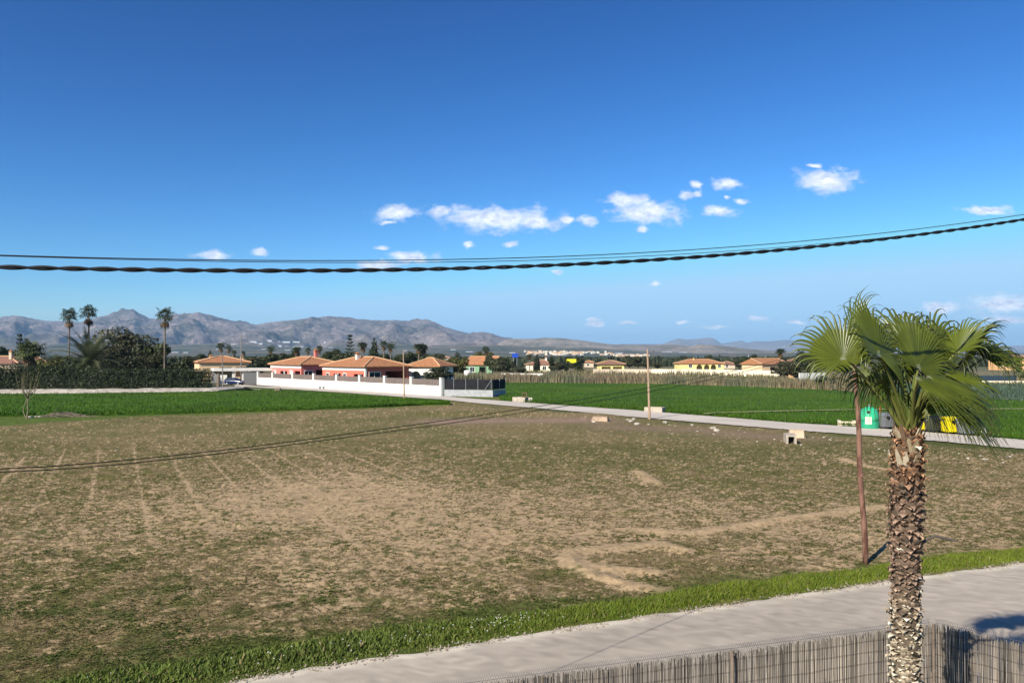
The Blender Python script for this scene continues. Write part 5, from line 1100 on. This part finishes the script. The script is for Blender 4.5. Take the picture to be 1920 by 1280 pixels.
def fan_far(cx, V, F, C, ang, el, ln, R0, r, c):
    """one small fan leaf of a far palm: stalk direction (ang, el), folded fan of pointed segments"""
    d = Vector((math.cos(ang)*math.cos(el), math.sin(ang)*math.cos(el), math.sin(el))); h = Vector(cx)+d*ln; up = Vector((0,0,1)); s = d.cross(up)
    s = s.normalized() if s.length > .01 else Vector((1,0,0)); n = s.cross(d).normalized(); b = len(V)
    V.append(h); C.append(c); V += [Vector(cx), Vector(cx)+s*.02*ln]; C += [tuple(x*1.2 for x in c)]*2; F.append((b, b+1, b+2))
    k = 9
    for i in range(k):
        t = -1.75+3.5*i/(k-1); w = .15; q = [(d*math.cos(t+o)+s*math.sin(t+o)) for o in (-w, w)]; sag = -0.25-.25*r.random(); L_ = R0*(1-.18*abs(t)/1.75)*r.uniform(.85,1.1)
        i0 = len(V); V += [h+q[0]*L_*.62, h+q[1]*L_*.62, h+(q[0]+q[1])*.5*L_+Vector((0,0,sag*R0))]; g = r.uniform(.75, 1.25); C += [tuple(x*g for x in c)]*3; F += [(b, i0, i0+1), (i0, i0+2, i0+1)]
def make_fanpalm(kind, seed, th=0.80, nfr=44, R0=.075, ln=.07, skirt=16, col=(.052,.068,.022), dead=(.20,.125,.06), tr=.012):
    r = random.Random(seed); rt = thing('fan_palm', '', 'palm tree'); V = []; F = []; C = []
    top = Vector((.01, 0, th))
    for i in range(nfr):
        el = math.asin(max(-.75, min(.98, 1-1.55*(i+.5)/nfr))); g = r.uniform(.55, 1.5); fan_far(top, V, F, C, i*2.39996+r.uniform(-.2,.2), el, ln*r.uniform(.25,1.2), R0*r.uniform(.85,1.15), r, tuple(x*g for x in col))
    np_obj('crown', V, F, M['leaf'], C, rt)
    V = []; F = []; C = []
    for i in range(skirt):
        g = r.uniform(.5, 1.3); fan_far(top-Vector((0,0,.01+.05*r.random())), V, F, C, i*2.39996, -1.15+r.uniform(-.25,.2), ln*r.uniform(.6,.9), R0*r.uniform(.6,.9), r, tuple(x*g for x in dead))
    if skirt: np_obj('dead_skirt', V, F, M['leaf'], C, rt)
    MB().tube([(0,0,0),(.004,0,.2),(.006,0,.5),tuple(top)], [tr*1.4,tr*1.05,tr,tr*1.1], 8).build('trunk', M['bark'], rt); reg(kind, rt)
def make_datepalm(seed):
    r = random.Random(seed); rt = thing('date_palm', '', 'palm tree'); th = .42; V = []; F = []; C = []
    for i in range(46):
        el = 1.40-1.75*(i/46)+r.uniform(-.1,.1); a = i*2.39996; d = Vector((math.cos(a)*math.cos(el), math.sin(a)*math.cos(el), math.sin(el))); p = Vector((0,0,th)); L_ = r.uniform(.46,.60); n = 12; g = r.uniform(.7,1.35)
        c = (.15*g,.155*g,.075*g) if r.random() < .4 else (.070*g,.085*g,.036*g)
        for k in range(n):
            q = p+d*(L_/n); s = d.cross(Vector((0,0,1))).normalized(); w = .075*math.sin(math.pi*(.12+.85*(k+.5)/n))
            for sg in (-1, 1):
                for h in (0, .5):
                    b = len(V); e = p+(q-p)*h; V += [e, e+(q-p)*.42, e+s*sg*w+d*.04-Vector((0,0,.012))]; C += [c]*3; F.append((b, b+1, b+2))
            d = (d+Vector((0,0,-1))*(.045+.012*k)).normalized(); p = q
    np_obj('crown', V, F, M['leaf'], C, rt)
    MB().tube([(0,0,0),(0,0,.15),(0,0,.33),(0,0,.42)], [.045,.038,.040,.052], 10).build('trunk', M['bark'], rt); reg('date', rt)
make_leafy('dark', 1, (.026,.038,.013), (.095,.110,.036)); make_leafy('dark', 2, (.028,.042,.014), (.105,.115,.040), 1.15)
make_leafy('olive', 3, (.050,.055,.024), (.115,.110,.050)); make_leafy('olive', 4, (.045,.055,.026), (.10,.105,.045), 1.2)
make_leafy('lime', 5, (.07,.085,.02), (.16,.15,.035)); make_leafy('airy', 6, (.045,.052,.022), (.125,.120,.055), 1.35, 4200, .022, .22)
make_leafy('bush', 7, (.020,.032,.014), (.060,.072,.030), 1.5, 2400, .036, .04); make_leafy('bush', 8, (.035,.045,.022), (.085,.095,.045), 1.6, 2400, .036, .04)
make_leafy('greybush', 9, (.035,.042,.030), (.085,.095,.070), 1.25, 1700, .038, .05)
make_cypress(21); make_cypress(22); make_norfolk(31)
make_fanpalm('fan', 41, .80, 32, .068, .085); make_fanpalm('fan', 42, .82, 28, .064, .080, 20); make_fanpalm('tallfan', 43, .87, 36, .062, .082, 16, tr=.009)
make_fanpalm('shaggy', 44, .74, 34, .07, .06, 46, dead=(.24,.15,.07)); make_fanpalm('lowfan', 45, .45, 46, .17, .2, 14, col=(.075,.085,.030)); make_fanpalm('stout', 46, .66, 50, .14, .15, 18, col=(.075,.095,.032), tr=.022); make_datepalm(51)
USE = {}
def plant(kind, px, ytop, Y, label, wf=1.0, group=None, name=None, z=0.0, ybot=None):
    """a tree of the kind whose top shows at row ytop when it stands Y metres away"""
    lst = PROTO[kind]; i = USE.get(kind, 0) % len(lst); USE[kind] = USE.get(kind, 0)+1; e = lst[i]
    if e[1]: o = copy_tree(e[0])
    else: o = e[0]; e[1] = True
    H = zpx(ytop, Y)-z; o.location = (*gx(px, Y)[:2], z); o.scale = (H*wf, H*wf, H); o.rotation_euler = (0, 0, random.uniform(0, 6.28))
    o['label'] = label
    if 'group' in o: del o['group']
    if group: o['group'] = group
    if name: o.name = name
    return o
def garden_trees():
    P = plant
    P('tallfan', 130, 571, 150, 'tall fan palm, left of the close pair standing above the hedge'); P('tallfan', 167, 565, 154, 'taller fan palm, right of the close pair above the hedge'); P('tallfan', 308.5, 569, 138, 'tall lone fan palm with a clean straight trunk above the hedge')
    P('stout', 57, 621, 132, 'stout fan palm with a bushy crown at the far left of the hedge'); P('date', 169, 606, 141, 'broad date palm with arching feather fronds and a fat trunk above the hedge', 1.25)
    P('norfolk', 37, 628, 175, 'thin tiered pine behind the stout left fan palm', .68)
    P('lowfan', 112, 641, 150, 'low fan palm clump left of the date palm', .9); P('lime', 92, 668, 146, 'yellow green shrubby tree between the stout palm and the low palm clump', 1.3)
    P('airy', 238, 609, 158, 'large wispy olive tree right of the date palm', 1.05); P('airy', 205, 640, 152, 'smaller wispy tree tucked against the date palm', 1.1); P('dark', 288, 628, 150, 'dense dark tree just left of the lone fan palm', 1.0); P('dark', 325, 668, 160, 'low dark tree right of the lone fan palm', 1.3)
    P('airy', 262, 655, 146, 'low wispy tree below the large olive tree', 1.2); P('dark', 140, 660, 148, 'dark tree behind the low palm clump', 1.2); P('dark', 12, 648, 260, 'dark round tree behind the brown roof at the left edge', 1.1)
    P('olive', 350, 664, 230, 'small olive tree left of the peach house', 1.3); P('dark', 380, 657, 300, 'dark round tree behind the peach house', 1.0); P('cypress', 394, 654, 290, 'pointed cypress behind the peach house roof', 1.2)
    P('fan', 415, 634, 240, 'fan palm rising behind the peach house, left of its neighbour', 1.2); P('fan', 428, 641, 250, 'fan palm right of its neighbour behind the peach house', 1.1); P('fan', 438, 650, 260, 'short fan palm left of the tall dark pole', 1.1); P('fan', 457, 653, 270, 'short fan palm right of the tall dark pole', 1.1)
    P('dark', 488, 661, 215, 'dense dark garden tree left of the pink villa', 1.5); P('bush', 474, 676, 195, 'rounded bush behind the carport', 1.3); P('fan', 508, 642, 235, 'fan palm standing left of the pink villa roof', 1.2); P('dark', 516, 664, 230, 'dark tree under the fan palm left of the pink villa', 1.2)
    P('shaggy', 555, 637, 235, 'shaggy fan palm behind the left roof edge of the pink villa', 1.3); P('dark', 543, 655, 240, 'dark tree left of the shaggy palm behind the pink villa', 1.1); P('fan', 577, 645, 250, 'fan palm right of the pink villa chimney', 1.1); P('fan', 599, 641, 245, 'slender fan palm between the two pink villas', 1.05)
    P('dark', 616, 649, 240, 'broad dark tree behind the gap between the pink villas', 1.1); P('norfolk', 656, 629, 240, 'tiered pine behind the coral villa', .8); P('dark', 648, 652, 230, 'dark tree below the tiered pine', 1.0)
    P('shaggy', 681, 626, 215, 'shaggy fan palm beside the coral villa chimney', 1.25); P('cypress', 702, 631, 210, 'dark pointed cypress above the coral villa roof', 1.15); P('fan', 720, 631, 215, 'fan palm, left of two just right of the cypress', 1.15); P('fan', 733, 634, 210, 'fan palm, right of two just right of the cypress', 1.1); P('dark', 722, 655, 235, 'dark tree behind the two fan palms', 1.0)
    P('dark', 756, 657, 220, 'dark tree just behind the bare wooden pole', 1.1); P('shaggy', 786, 628, 190, 'thick crowned fan palm, left of the tight pair above the arched house', 1.2); P('shaggy', 795, 629, 192, 'thick crowned fan palm, right of the tight pair above the arched house', 1.2)
    P('dark', 770, 654, 235, 'dark tree left of the tight palm pair', 1.0); P('dark', 806, 655, 225, 'dark tree right of the tight palm pair', 1.0); P('olive', 822, 660, 205, 'olive green round tree right of the tight palm pair', 1.3); P('olive', 836, 672, 195, 'small grey green tree behind the cut hedge bush', 1.2)
    P('bush', 814, 684, 140, 'clipped dark bush in front of the arched house', 1.35); P('bush', 826, 685, 139, 'clipped olive bush at the right corner of the arched house', 1.3)
    P('fan', 857, 657, 220, 'small fan palm above the yellow green shrub', 1.4); P('lime', 858, 666, 200, 'yellow green shrub beside the green house', 1.2); P('dark', 843, 674, 200, 'dark shrub left of the yellow green shrub', 1.3); P('fan', 911, 643, 235, 'fan palm rising over the green house', 1.3); P('lime', 906, 655, 285, 'pale green tree behind the green house roof', 1.1)
    P('dark', 928, 664, 230, 'dark tree right of the green house', 1.2); P('olive', 938, 672, 225, 'olive tree between the green house and the blue sign', 1.2); P('cypress', 952, 667, 240, 'small dark cypress left of the blue sign', 1.2)
    P('bush', 972, 683, 222, 'dark round bush under the blue sign', 1.6); P('fan', 993, 660, 270, 'fan palm right of the blue sign', 1.7); P('cypress', 1007, 663, 280, 'dark cypress before the tan bungalow', 1.5); P('cypress', 1035, 664, 285, 'dark cypress at the right end of the tan bungalow', 1.5)
    P('cypress', 1061, 668, 300, 'dark cypress left of the yellow billboard', 1.6); P('cypress', 1084, 667, 300, 'dark cypress covering the right end of the yellow billboard', 1.8); P('dark', 1087, 682, 270, 'dark shrub below the billboard', 1.5); P('olive', 1048, 677, 270, 'brown green shrub right of the tan bungalow', 1.7)
    P('olive', 1196, 666, 330, 'olive tree behind the brown pole', 1.6); P('olive', 1180, 670, 340, 'olive tree left of the brown pole', 1.5); P('olive', 1212, 670, 320, 'olive tree right of the brown pole', 1.4); P('olive', 1232, 678, 330, 'low olive shrub left of the yellow villa', 1.8)
    P('dark', 1326, 664, 480, 'dark tree behind the yellow villa roof', 1.2); P('dark', 1340, 668, 500, 'dark tree behind the low brown house', 1.3); P('olive', 1387, 672, 330, 'olive tree right of the low brown house', 1.5); P('dark', 1404, 663, 310, 'dark tree by the far thin pole', 1.2); P('dark', 1420, 668, 330, 'dark tree left of the pink brown house', 1.3); P('olive', 1440, 672, 360, 'olive tree behind the pink brown house', 1.4)
    P('shaggy', 1462, 640, 200, 'shaggy fan palm with hanging dead leaves left of the big palm crown', 1.35); P('cypress', 1498, 652, 190, 'dark cypress left of the orange house', 1.5); P('fan', 1503, 651, 192, 'small fan palm over the orange house', 1.2)
    P('olive', 1470, 674, 182, 'vine covered green tree beneath the shaggy palm', 1.5); P('olive', 1492, 675, 178, 'green tree before the orange house', 1.4); P('dark', 1522, 655, 185, 'dark tree right of the orange house', 1.0); P('dark', 1540, 640, 195, 'dark tree behind the big palm left fronds', .7); P('greybush', 1542, 697, 137, 'rounded grey green bush at the crop corner', 1.35)
    P('cypress', 1909, 668, 300, 'small dark conifer at the right edge behind the fronds', 2.2); P('olive', 1925, 695, 180, 'grey shrub at the right edge behind the fronds', 1.8)
    r = random.Random(99)
    for i in range(210):
        Y = r.choice([r.uniform(300, 520), r.uniform(520, 1100), r.uniform(900, 1900)]); px = r.uniform(-80, 2000); k = r.choice(['dark', 'dark', 'dark', 'olive', 'olive', 'cypress', 'dark', 'fan']); h = r.uniform(3.6, 7.0)*(1.2 if k == 'cypress' else 1)
        if 1230 < px < 1380 and Y < 420: Y += 200
        plant(k, px, 668-(h-6)*FPX/Y, Y, {'dark': 'small dark round tree on the distant plain', 'olive': 'small olive tree on the distant plain', 'cypress': 'small pointed cypress on the distant plain', 'fan': 'small fan palm on the distant plain'}[k], r.uniform(1.1, 1.7) if k != 'fan' else 1.1, {'dark': 'round trees of the distant plain', 'olive': 'olive trees of the distant plain', 'cypress': 'cypresses of the distant plain', 'fan': 'palms of the distant plain'}[k])
garden_trees()
def hedge():
    r = np.random.default_rng(3); n = len(BANK); A = BANK; bl = []; px = np.arange(-420, 432, 3.0)
    sel = px < 352; Pk = A[sel]+BUP*5.6; acc = 0; k = 0; base = Vector((Pk[-1][0], Pk[-1][1], 0))
    for i in range(0, len(Pk), 1):
        x, y = Pk[i]; Ht = float(np.interp(px[i], [-420, 0, 70, 110, 330, 404], [4.55, 4.5, 4.3, 4.0, 3.9, 4.1]))+0.35*(float(fbm(px[i]*.07, 3.0, 44, 3))-.5)
        for z in np.arange(1.0, Ht, .62): bl.append((x-base.x+r.normal()*.12, y-base.y+r.normal()*.15, z, .55, .9, .55))
    V, F, C = leaf_cloud(bl, 62000, .105, (.016,.028,.009), (.066,.088,.028), 12, .4, .6, 1.4)
    o = np_obj('hedge', V, F, M['leaf'], C); o.location = base; tag(o, 'long dark clipped cypress hedge on the pale earth bank', 'hedge')
    # the hedge's dense inside
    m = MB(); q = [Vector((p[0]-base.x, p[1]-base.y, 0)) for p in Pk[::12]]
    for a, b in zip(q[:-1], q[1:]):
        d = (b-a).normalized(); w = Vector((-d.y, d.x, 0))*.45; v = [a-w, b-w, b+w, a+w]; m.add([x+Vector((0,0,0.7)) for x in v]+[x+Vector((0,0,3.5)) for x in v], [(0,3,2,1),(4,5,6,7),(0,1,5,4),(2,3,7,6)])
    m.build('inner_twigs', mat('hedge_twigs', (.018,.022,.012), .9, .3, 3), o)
hedge()
def young_tree():
    b = gp(50, 784.5); r = random.Random(2); rt = thing('young_tree', 'young bare tree with upright yellow green shoots at the left field edge', 'tree', b); m = MB()
    m.tube([(0,0,0),(-.20,0,.35),(-.34,0,.75),(-.26,0,1.2),(-.08,0,1.7),(0.0,0,2.1)], [.06,.055,.05,.045,.04,.03], 6); m.tube([(0,0,0),(.12,0,.8),(.05,.0,1.9),(.08,0,2.6)], [.07,.06,.055,.045], 7); tips = []
    for k in range(17):
        a = r.uniform(0, 6.28); s = r.uniform(.25, 1.25); z0 = r.uniform(1.7, 2.6); h = r.uniform(3.6, 4.95); x, y = s*math.cos(a), s*math.sin(a)*.8
        pts = [(.06,0,z0),(x*.65,y*.65,z0+(h-z0)*.25),(x*.9,y*.9,z0+(h-z0)*.6),(x*1.05+r.uniform(-.1,.2),y*1.05,h)]; m.tube(pts, [.028,.022,.015,.006], 5); tips.append(pts)
    m.build('trunk', mat('young_bark', (.19,.16,.10), .9, .25, 5), rt); V = []; F = []; C = []
    for pts in tips:
        for k in range(46):
            t = r.random()**.8; i = 1 if t < .5 else 2; f = (t*2) % 1; p = Vector(pts[i])*(1-f)+Vector(pts[i+1])*f; d = Vector((r.uniform(-1,1), r.uniform(-1,1), r.uniform(-.2,1)))*r.uniform(.06,.14); s = Vector((d.y, -d.x, .02))*.35; b_ = len(V)
            V += [p, p+d*.5+s, p+d, p+d*.5-s]; F.append((b_, b_+1, b_+2, b_+3)); g = r.uniform(.6, 1.3); C += [(.13*g,.14*g,.035*g)]*4
    np_obj('leaves', V, F, M['leaf'], C, rt)
    c = gp(118, 781); m = MB(); m.col = (.34, .28, .20)
    for k in range(300):
        x = r.gauss(0, 1.2); y = r.gauss(0, .5); z = max(.02, r.uniform(.02, .48)*math.exp(-(x/1.6)**2)); a = r.uniform(0, 6.28); l_ = r.uniform(.3, .8); g = r.uniform(.5, 1.3); m.col = (.22*g, .18*g, .13*g)
        m.tube([(x-l_*math.cos(a), y-l_*math.sin(a)*.5, max(.01, z-r.uniform(0,.15))), (x, y, z+.05), (x+l_*math.cos(a), y+l_*math.sin(a)*.5, max(.01, z-r.uniform(0,.15)))], .012, 3, cap=False)
    m.tube([(-.9,0,.4),(-.4,0,1.0),(.35,.1,1.7)], [.02,.016,.006], 4)
    o = m.build('brush_pile', M['attr']); o.location = c; tag(o, 'heap of dry cut branches beside the young tree', 'brush pile')
young_tree()
def reeds():
    n = 30000; px = 838+(1560-838)*rng.random(n); q = rng.random(n)
    y0 = np.interp(px, [838,948,1218,1400,1545,1560], [720.5,718.8,720.5,726.5,732,733]); D0 = np.array([gp(960, a).y for a in np.linspace(700, 740, 401)]); D = np.interp(y0, np.linspace(700, 740, 401), D0)
    Y = D+(0.3+7*q); X = (px-960)/FPX*Y; cl = fbm(X*.35, Y*.25, 31, 4); fine = fbm(X*2.2, Y*.2, 32, 2)
    h = (0.9+2.0*cl*np.interp(px, [838,900,1100,1250,1350,1560], [1.0,1.0,1.0,.95,.72,.70]))*(.55+.55*rng.random(n))*(.75+.5*fine); h = np.where(rng.random(n) < .03, h*1.35, h)
    lean = (rng.random(n)-.5)*.25*h; w = .035+.045*rng.random(n)
    a = np.stack([X-w, Y, 0*X], -1); b = np.stack([X+w, Y, 0*X], -1); c = np.stack([X+lean+w*.6, Y+.1, h*.8], -1); d = np.stack([X+lean-w*.6, Y+.1, h*.8], -1); e = np.stack([X+lean*1.3, Y, h], -1)
    V = np.stack([a, b, c, d, e], 1).reshape(-1, 3); i0 = np.arange(n)*5; F = np.concatenate([np.stack([i0,i0+1,i0+2],-1), np.stack([i0,i0+2,i0+3],-1), np.stack([i0+3,i0+2,i0+4],-1)])
    k = rng.random(n)[:, None]; C = np.array([.37,.295,.18])*(1-k)+np.array([.18,.175,.10])*k; gr = sst(.5, .62, fbm(X*.12, Y*.2, 33, 3))[:, None]; C = C*(1-gr*.6)+np.array([.15,.17,.11])*gr*.6
    br = sst(.48,.62,fbm(X*.10+50, Y*.2, 37, 3))[:, None]*.5; C = C*(1-br)+np.array([.32,.22,.15])*br
    C = C*(.5+1.0*rng.random(n))[:, None]
    np_obj('reeds', V, F, M['grassleaf'], np.repeat(C, 5, 0))['kind'] = 'stuff'
    # dry scrub between the reeds and the plots
    n = 16000; px = 830+(1930-830)*rng.random(n); Y = 182+110*rng.random(n)**1.3; Y = np.where(px > 1290, 165+90*rng.random(n), Y); Y = np.where(px > 1560, 150+60*rng.random(n), Y); X = (px-960)/FPX*Y; h = (.35+1.3*fbm(X*.1, Y*.06, 61, 4)**2*2.0)*(.4+rng.random(n)); w = .10+.16*rng.random(n); th = rng.random(n)*3
    h = np.where((px > 1290) & (Y < 205), h*.45, h)
    V = np.stack([np.stack([X-w*np.cos(th), Y-w*np.sin(th), 0*X], -1), np.stack([X+w*np.cos(th), Y+w*np.sin(th), 0*X], -1), np.stack([X+(rng.random(n)-.5)*h*.6, Y, h], -1)], 1).reshape(-1, 3)
    k = rng.random(n)[:, None]; C = (np.array([.34,.27,.15])*(1-k)+np.array([.13,.13,.055])*k)*(.6+.7*rng.random(n))[:, None]
    np_obj('dry_scrub', V, np.arange(n*3).reshape(-1, 3), M['grassleaf'], np.repeat(C, 3, 0))['kind'] = 'stuff'
reeds()
def far_woods():
    # orchards and groves that read as one mass, from 450 m out to the foot of the hills
    n = 26000; Y = 450*np.exp(rng.random(n)*math.log(3600/450)); X = (rng.random(n)*2-1)*.80*Y; keep = fbm(X/160, Y/220, 5, 3) > .46; X, Y = X[keep], Y[keep]; n = len(X)
    s = 1.6+2.4*rng.random(n); Vs = []; Cs = []; c = (np.array([.030,.042,.022])+np.array([.050,.050,.024])*rng.random((n, 1)))*(.7+.6*rng.random((n, 1)))
    for k in range(4):
        a = rng.random(n)*3.14; ox = (rng.random(n)-.5)*s; z0 = .2*s*rng.random(n); hh = s*(.7+.9*rng.random(n)); dx, dy = np.cos(a)*s*.7, np.sin(a)*s*.7
        Vs.append(np.stack([np.stack([X+ox-dx, Y-dy, z0], -1), np.stack([X+ox+dx, Y+dy, z0], -1), np.stack([X+ox+dx*.7, Y+dy*.7, z0+hh*.8], -1), np.stack([X+ox-dx*.2, Y-dy*.2, z0+hh], -1)], 1)); Cs.append(c)
    V = np.concatenate(Vs).reshape(-1, 3); np_obj('treeline', V, np.arange(len(V)).reshape(-1, 4), M['leaf'], np.repeat(np.concatenate(Cs), 4, 0))['kind'] = 'stuff'
far_woods()
# ================================================================ TOWN AND GREENHOUSES
def apron_z(px, Y):
    u = (px-960)/FPX; z = 0
    if Y > 3000: z = max(z, 62*((Y-3000)/2000)**1.3)
    return z
def terr(px, Y):
    i = min(MV.shape[0]-1, max(0, int(round((px+700)/3.0)))); return max(0.0, float(np.interp(Y, MV[i, :, 1], MV[i, :, 2])))
def find_y(px, py):
    best = 3200
    for Y in range(3050, 7000, 40):
        if 668-(terr(px, Y)-6)*FPX/Y <= py: return Y
    return best
def town():
    r = random.Random(8); protos = []
    for k, (w, d, h, mt) in enumerate([(13,10,7,'white'),(18,11,6,'tan'),(10,10,10,'cream'),(20,12,7,'peach')]):
        rt = thing('town_house', 'pale house in the white town at the foot of the hills', 'house', (0,0,0), 0, 'houses of the distant white town')
        MB().box(-w/2,w/2,-d/2,d/2,-4,h).build('wall', M[mt], rt); m = MB(); m.frus((-w/2-.4,w/2+.4,-d/2-.4,d/2+.4), (-w/4,w/4,-.5,.5) if k % 2 else (-w/2-.4,w/2+.4,-d/2-.4,d/2+.4), h, h+(2 if k % 2 else .6)); m.build('roof', M['tilecap' if k % 2 else 'cream'], rt)
        for x in (-.3, .05, .3): MB().box(w*x-.6, w*x+.6, -d/2-.06, -d/2, h*.45, h*.65).build('window', M['dark'], rt)
        protos.append([rt, False])
    for i in range(150):
        px = r.choice([r.gauss(1045, 36), r.uniform(985, 1150), r.uniform(1150, 1215)]); Y = r.uniform(3550, 4150) if px < 1150 else r.uniform(3300, 3600); e = protos[i % 4]
        if e[1]: o = copy_tree(e[0])
        else: o = e[0]; e[1] = True
        z = terr(px, Y)-1; x = gx(px, Y); o.location = (x.x, Y, z); o.rotation_euler.z = r.uniform(-.5, .5)
    g = None
    spots = [(470,641.5,30),(500,640,26),(530,641,36),(485,644,20),(556,643,16),(440,646,14),(520,648,22),(560,651,24),(500,655,20),(540,657,14),(330,661,16),(350,661.5,12),(620,652,10),(610,642,5),(880,660,16),(960,662,14),(1310,653,30),(1340,656,24),(1370,657,18),(1250,660,22),(1220,662,16),(1280,661,18),(1400,659,12),(1210,658,10),(1430,661,14),(1160,662.5,18),(850,656,12),(760,658,10),(690,650,6),(410,655,10)]
    for i, (px, py, w) in enumerate(spots):
        Y = find_y(px, py); z = terr(px, Y)-.5; W_ = w*Y/FPX*.8
        if g is None:
            rt = thing('greenhouse', 'long white plastic greenhouse on the slope below the sierra', 'greenhouse', (0,0,0), 0, 'greenhouses on the far slopes'); m = MB(); n = 9
            vs = [(x, 30*(k/n-.5), 2.2+2.2*math.sin(math.pi*k/n)) for x in (-.5, .5) for k in range(n+1)]; vs += [(x, y, -10) for x in (-.5, .5) for y in (-15.0, 15.0)]
            m.add(vs, [(k, k+1, n+2+k, n+1+k) for k in range(n)]+[(2*n+2, 0, n+1, 2*n+4), (n, 2*n+3, 2*n+5, 2*n+1)]+[tuple(range(n+1))[::-1]+(2*n+2, 2*n+3), tuple(range(n+1, 2*n+2))+(2*n+5, 2*n+4)]); m.build('cover', M['plastic'], rt); m = MB(); m.box(-.52,.52,-15.2,-15,1.5,2.2); m.build('vent_strip', M['greymetal'], rt); g = rt
        else: g2 = copy_tree(g); rt = g2
        x = gx(px, Y); rt.location = (x.x, Y, z); rt.scale = (W_, 1, 1)
town()
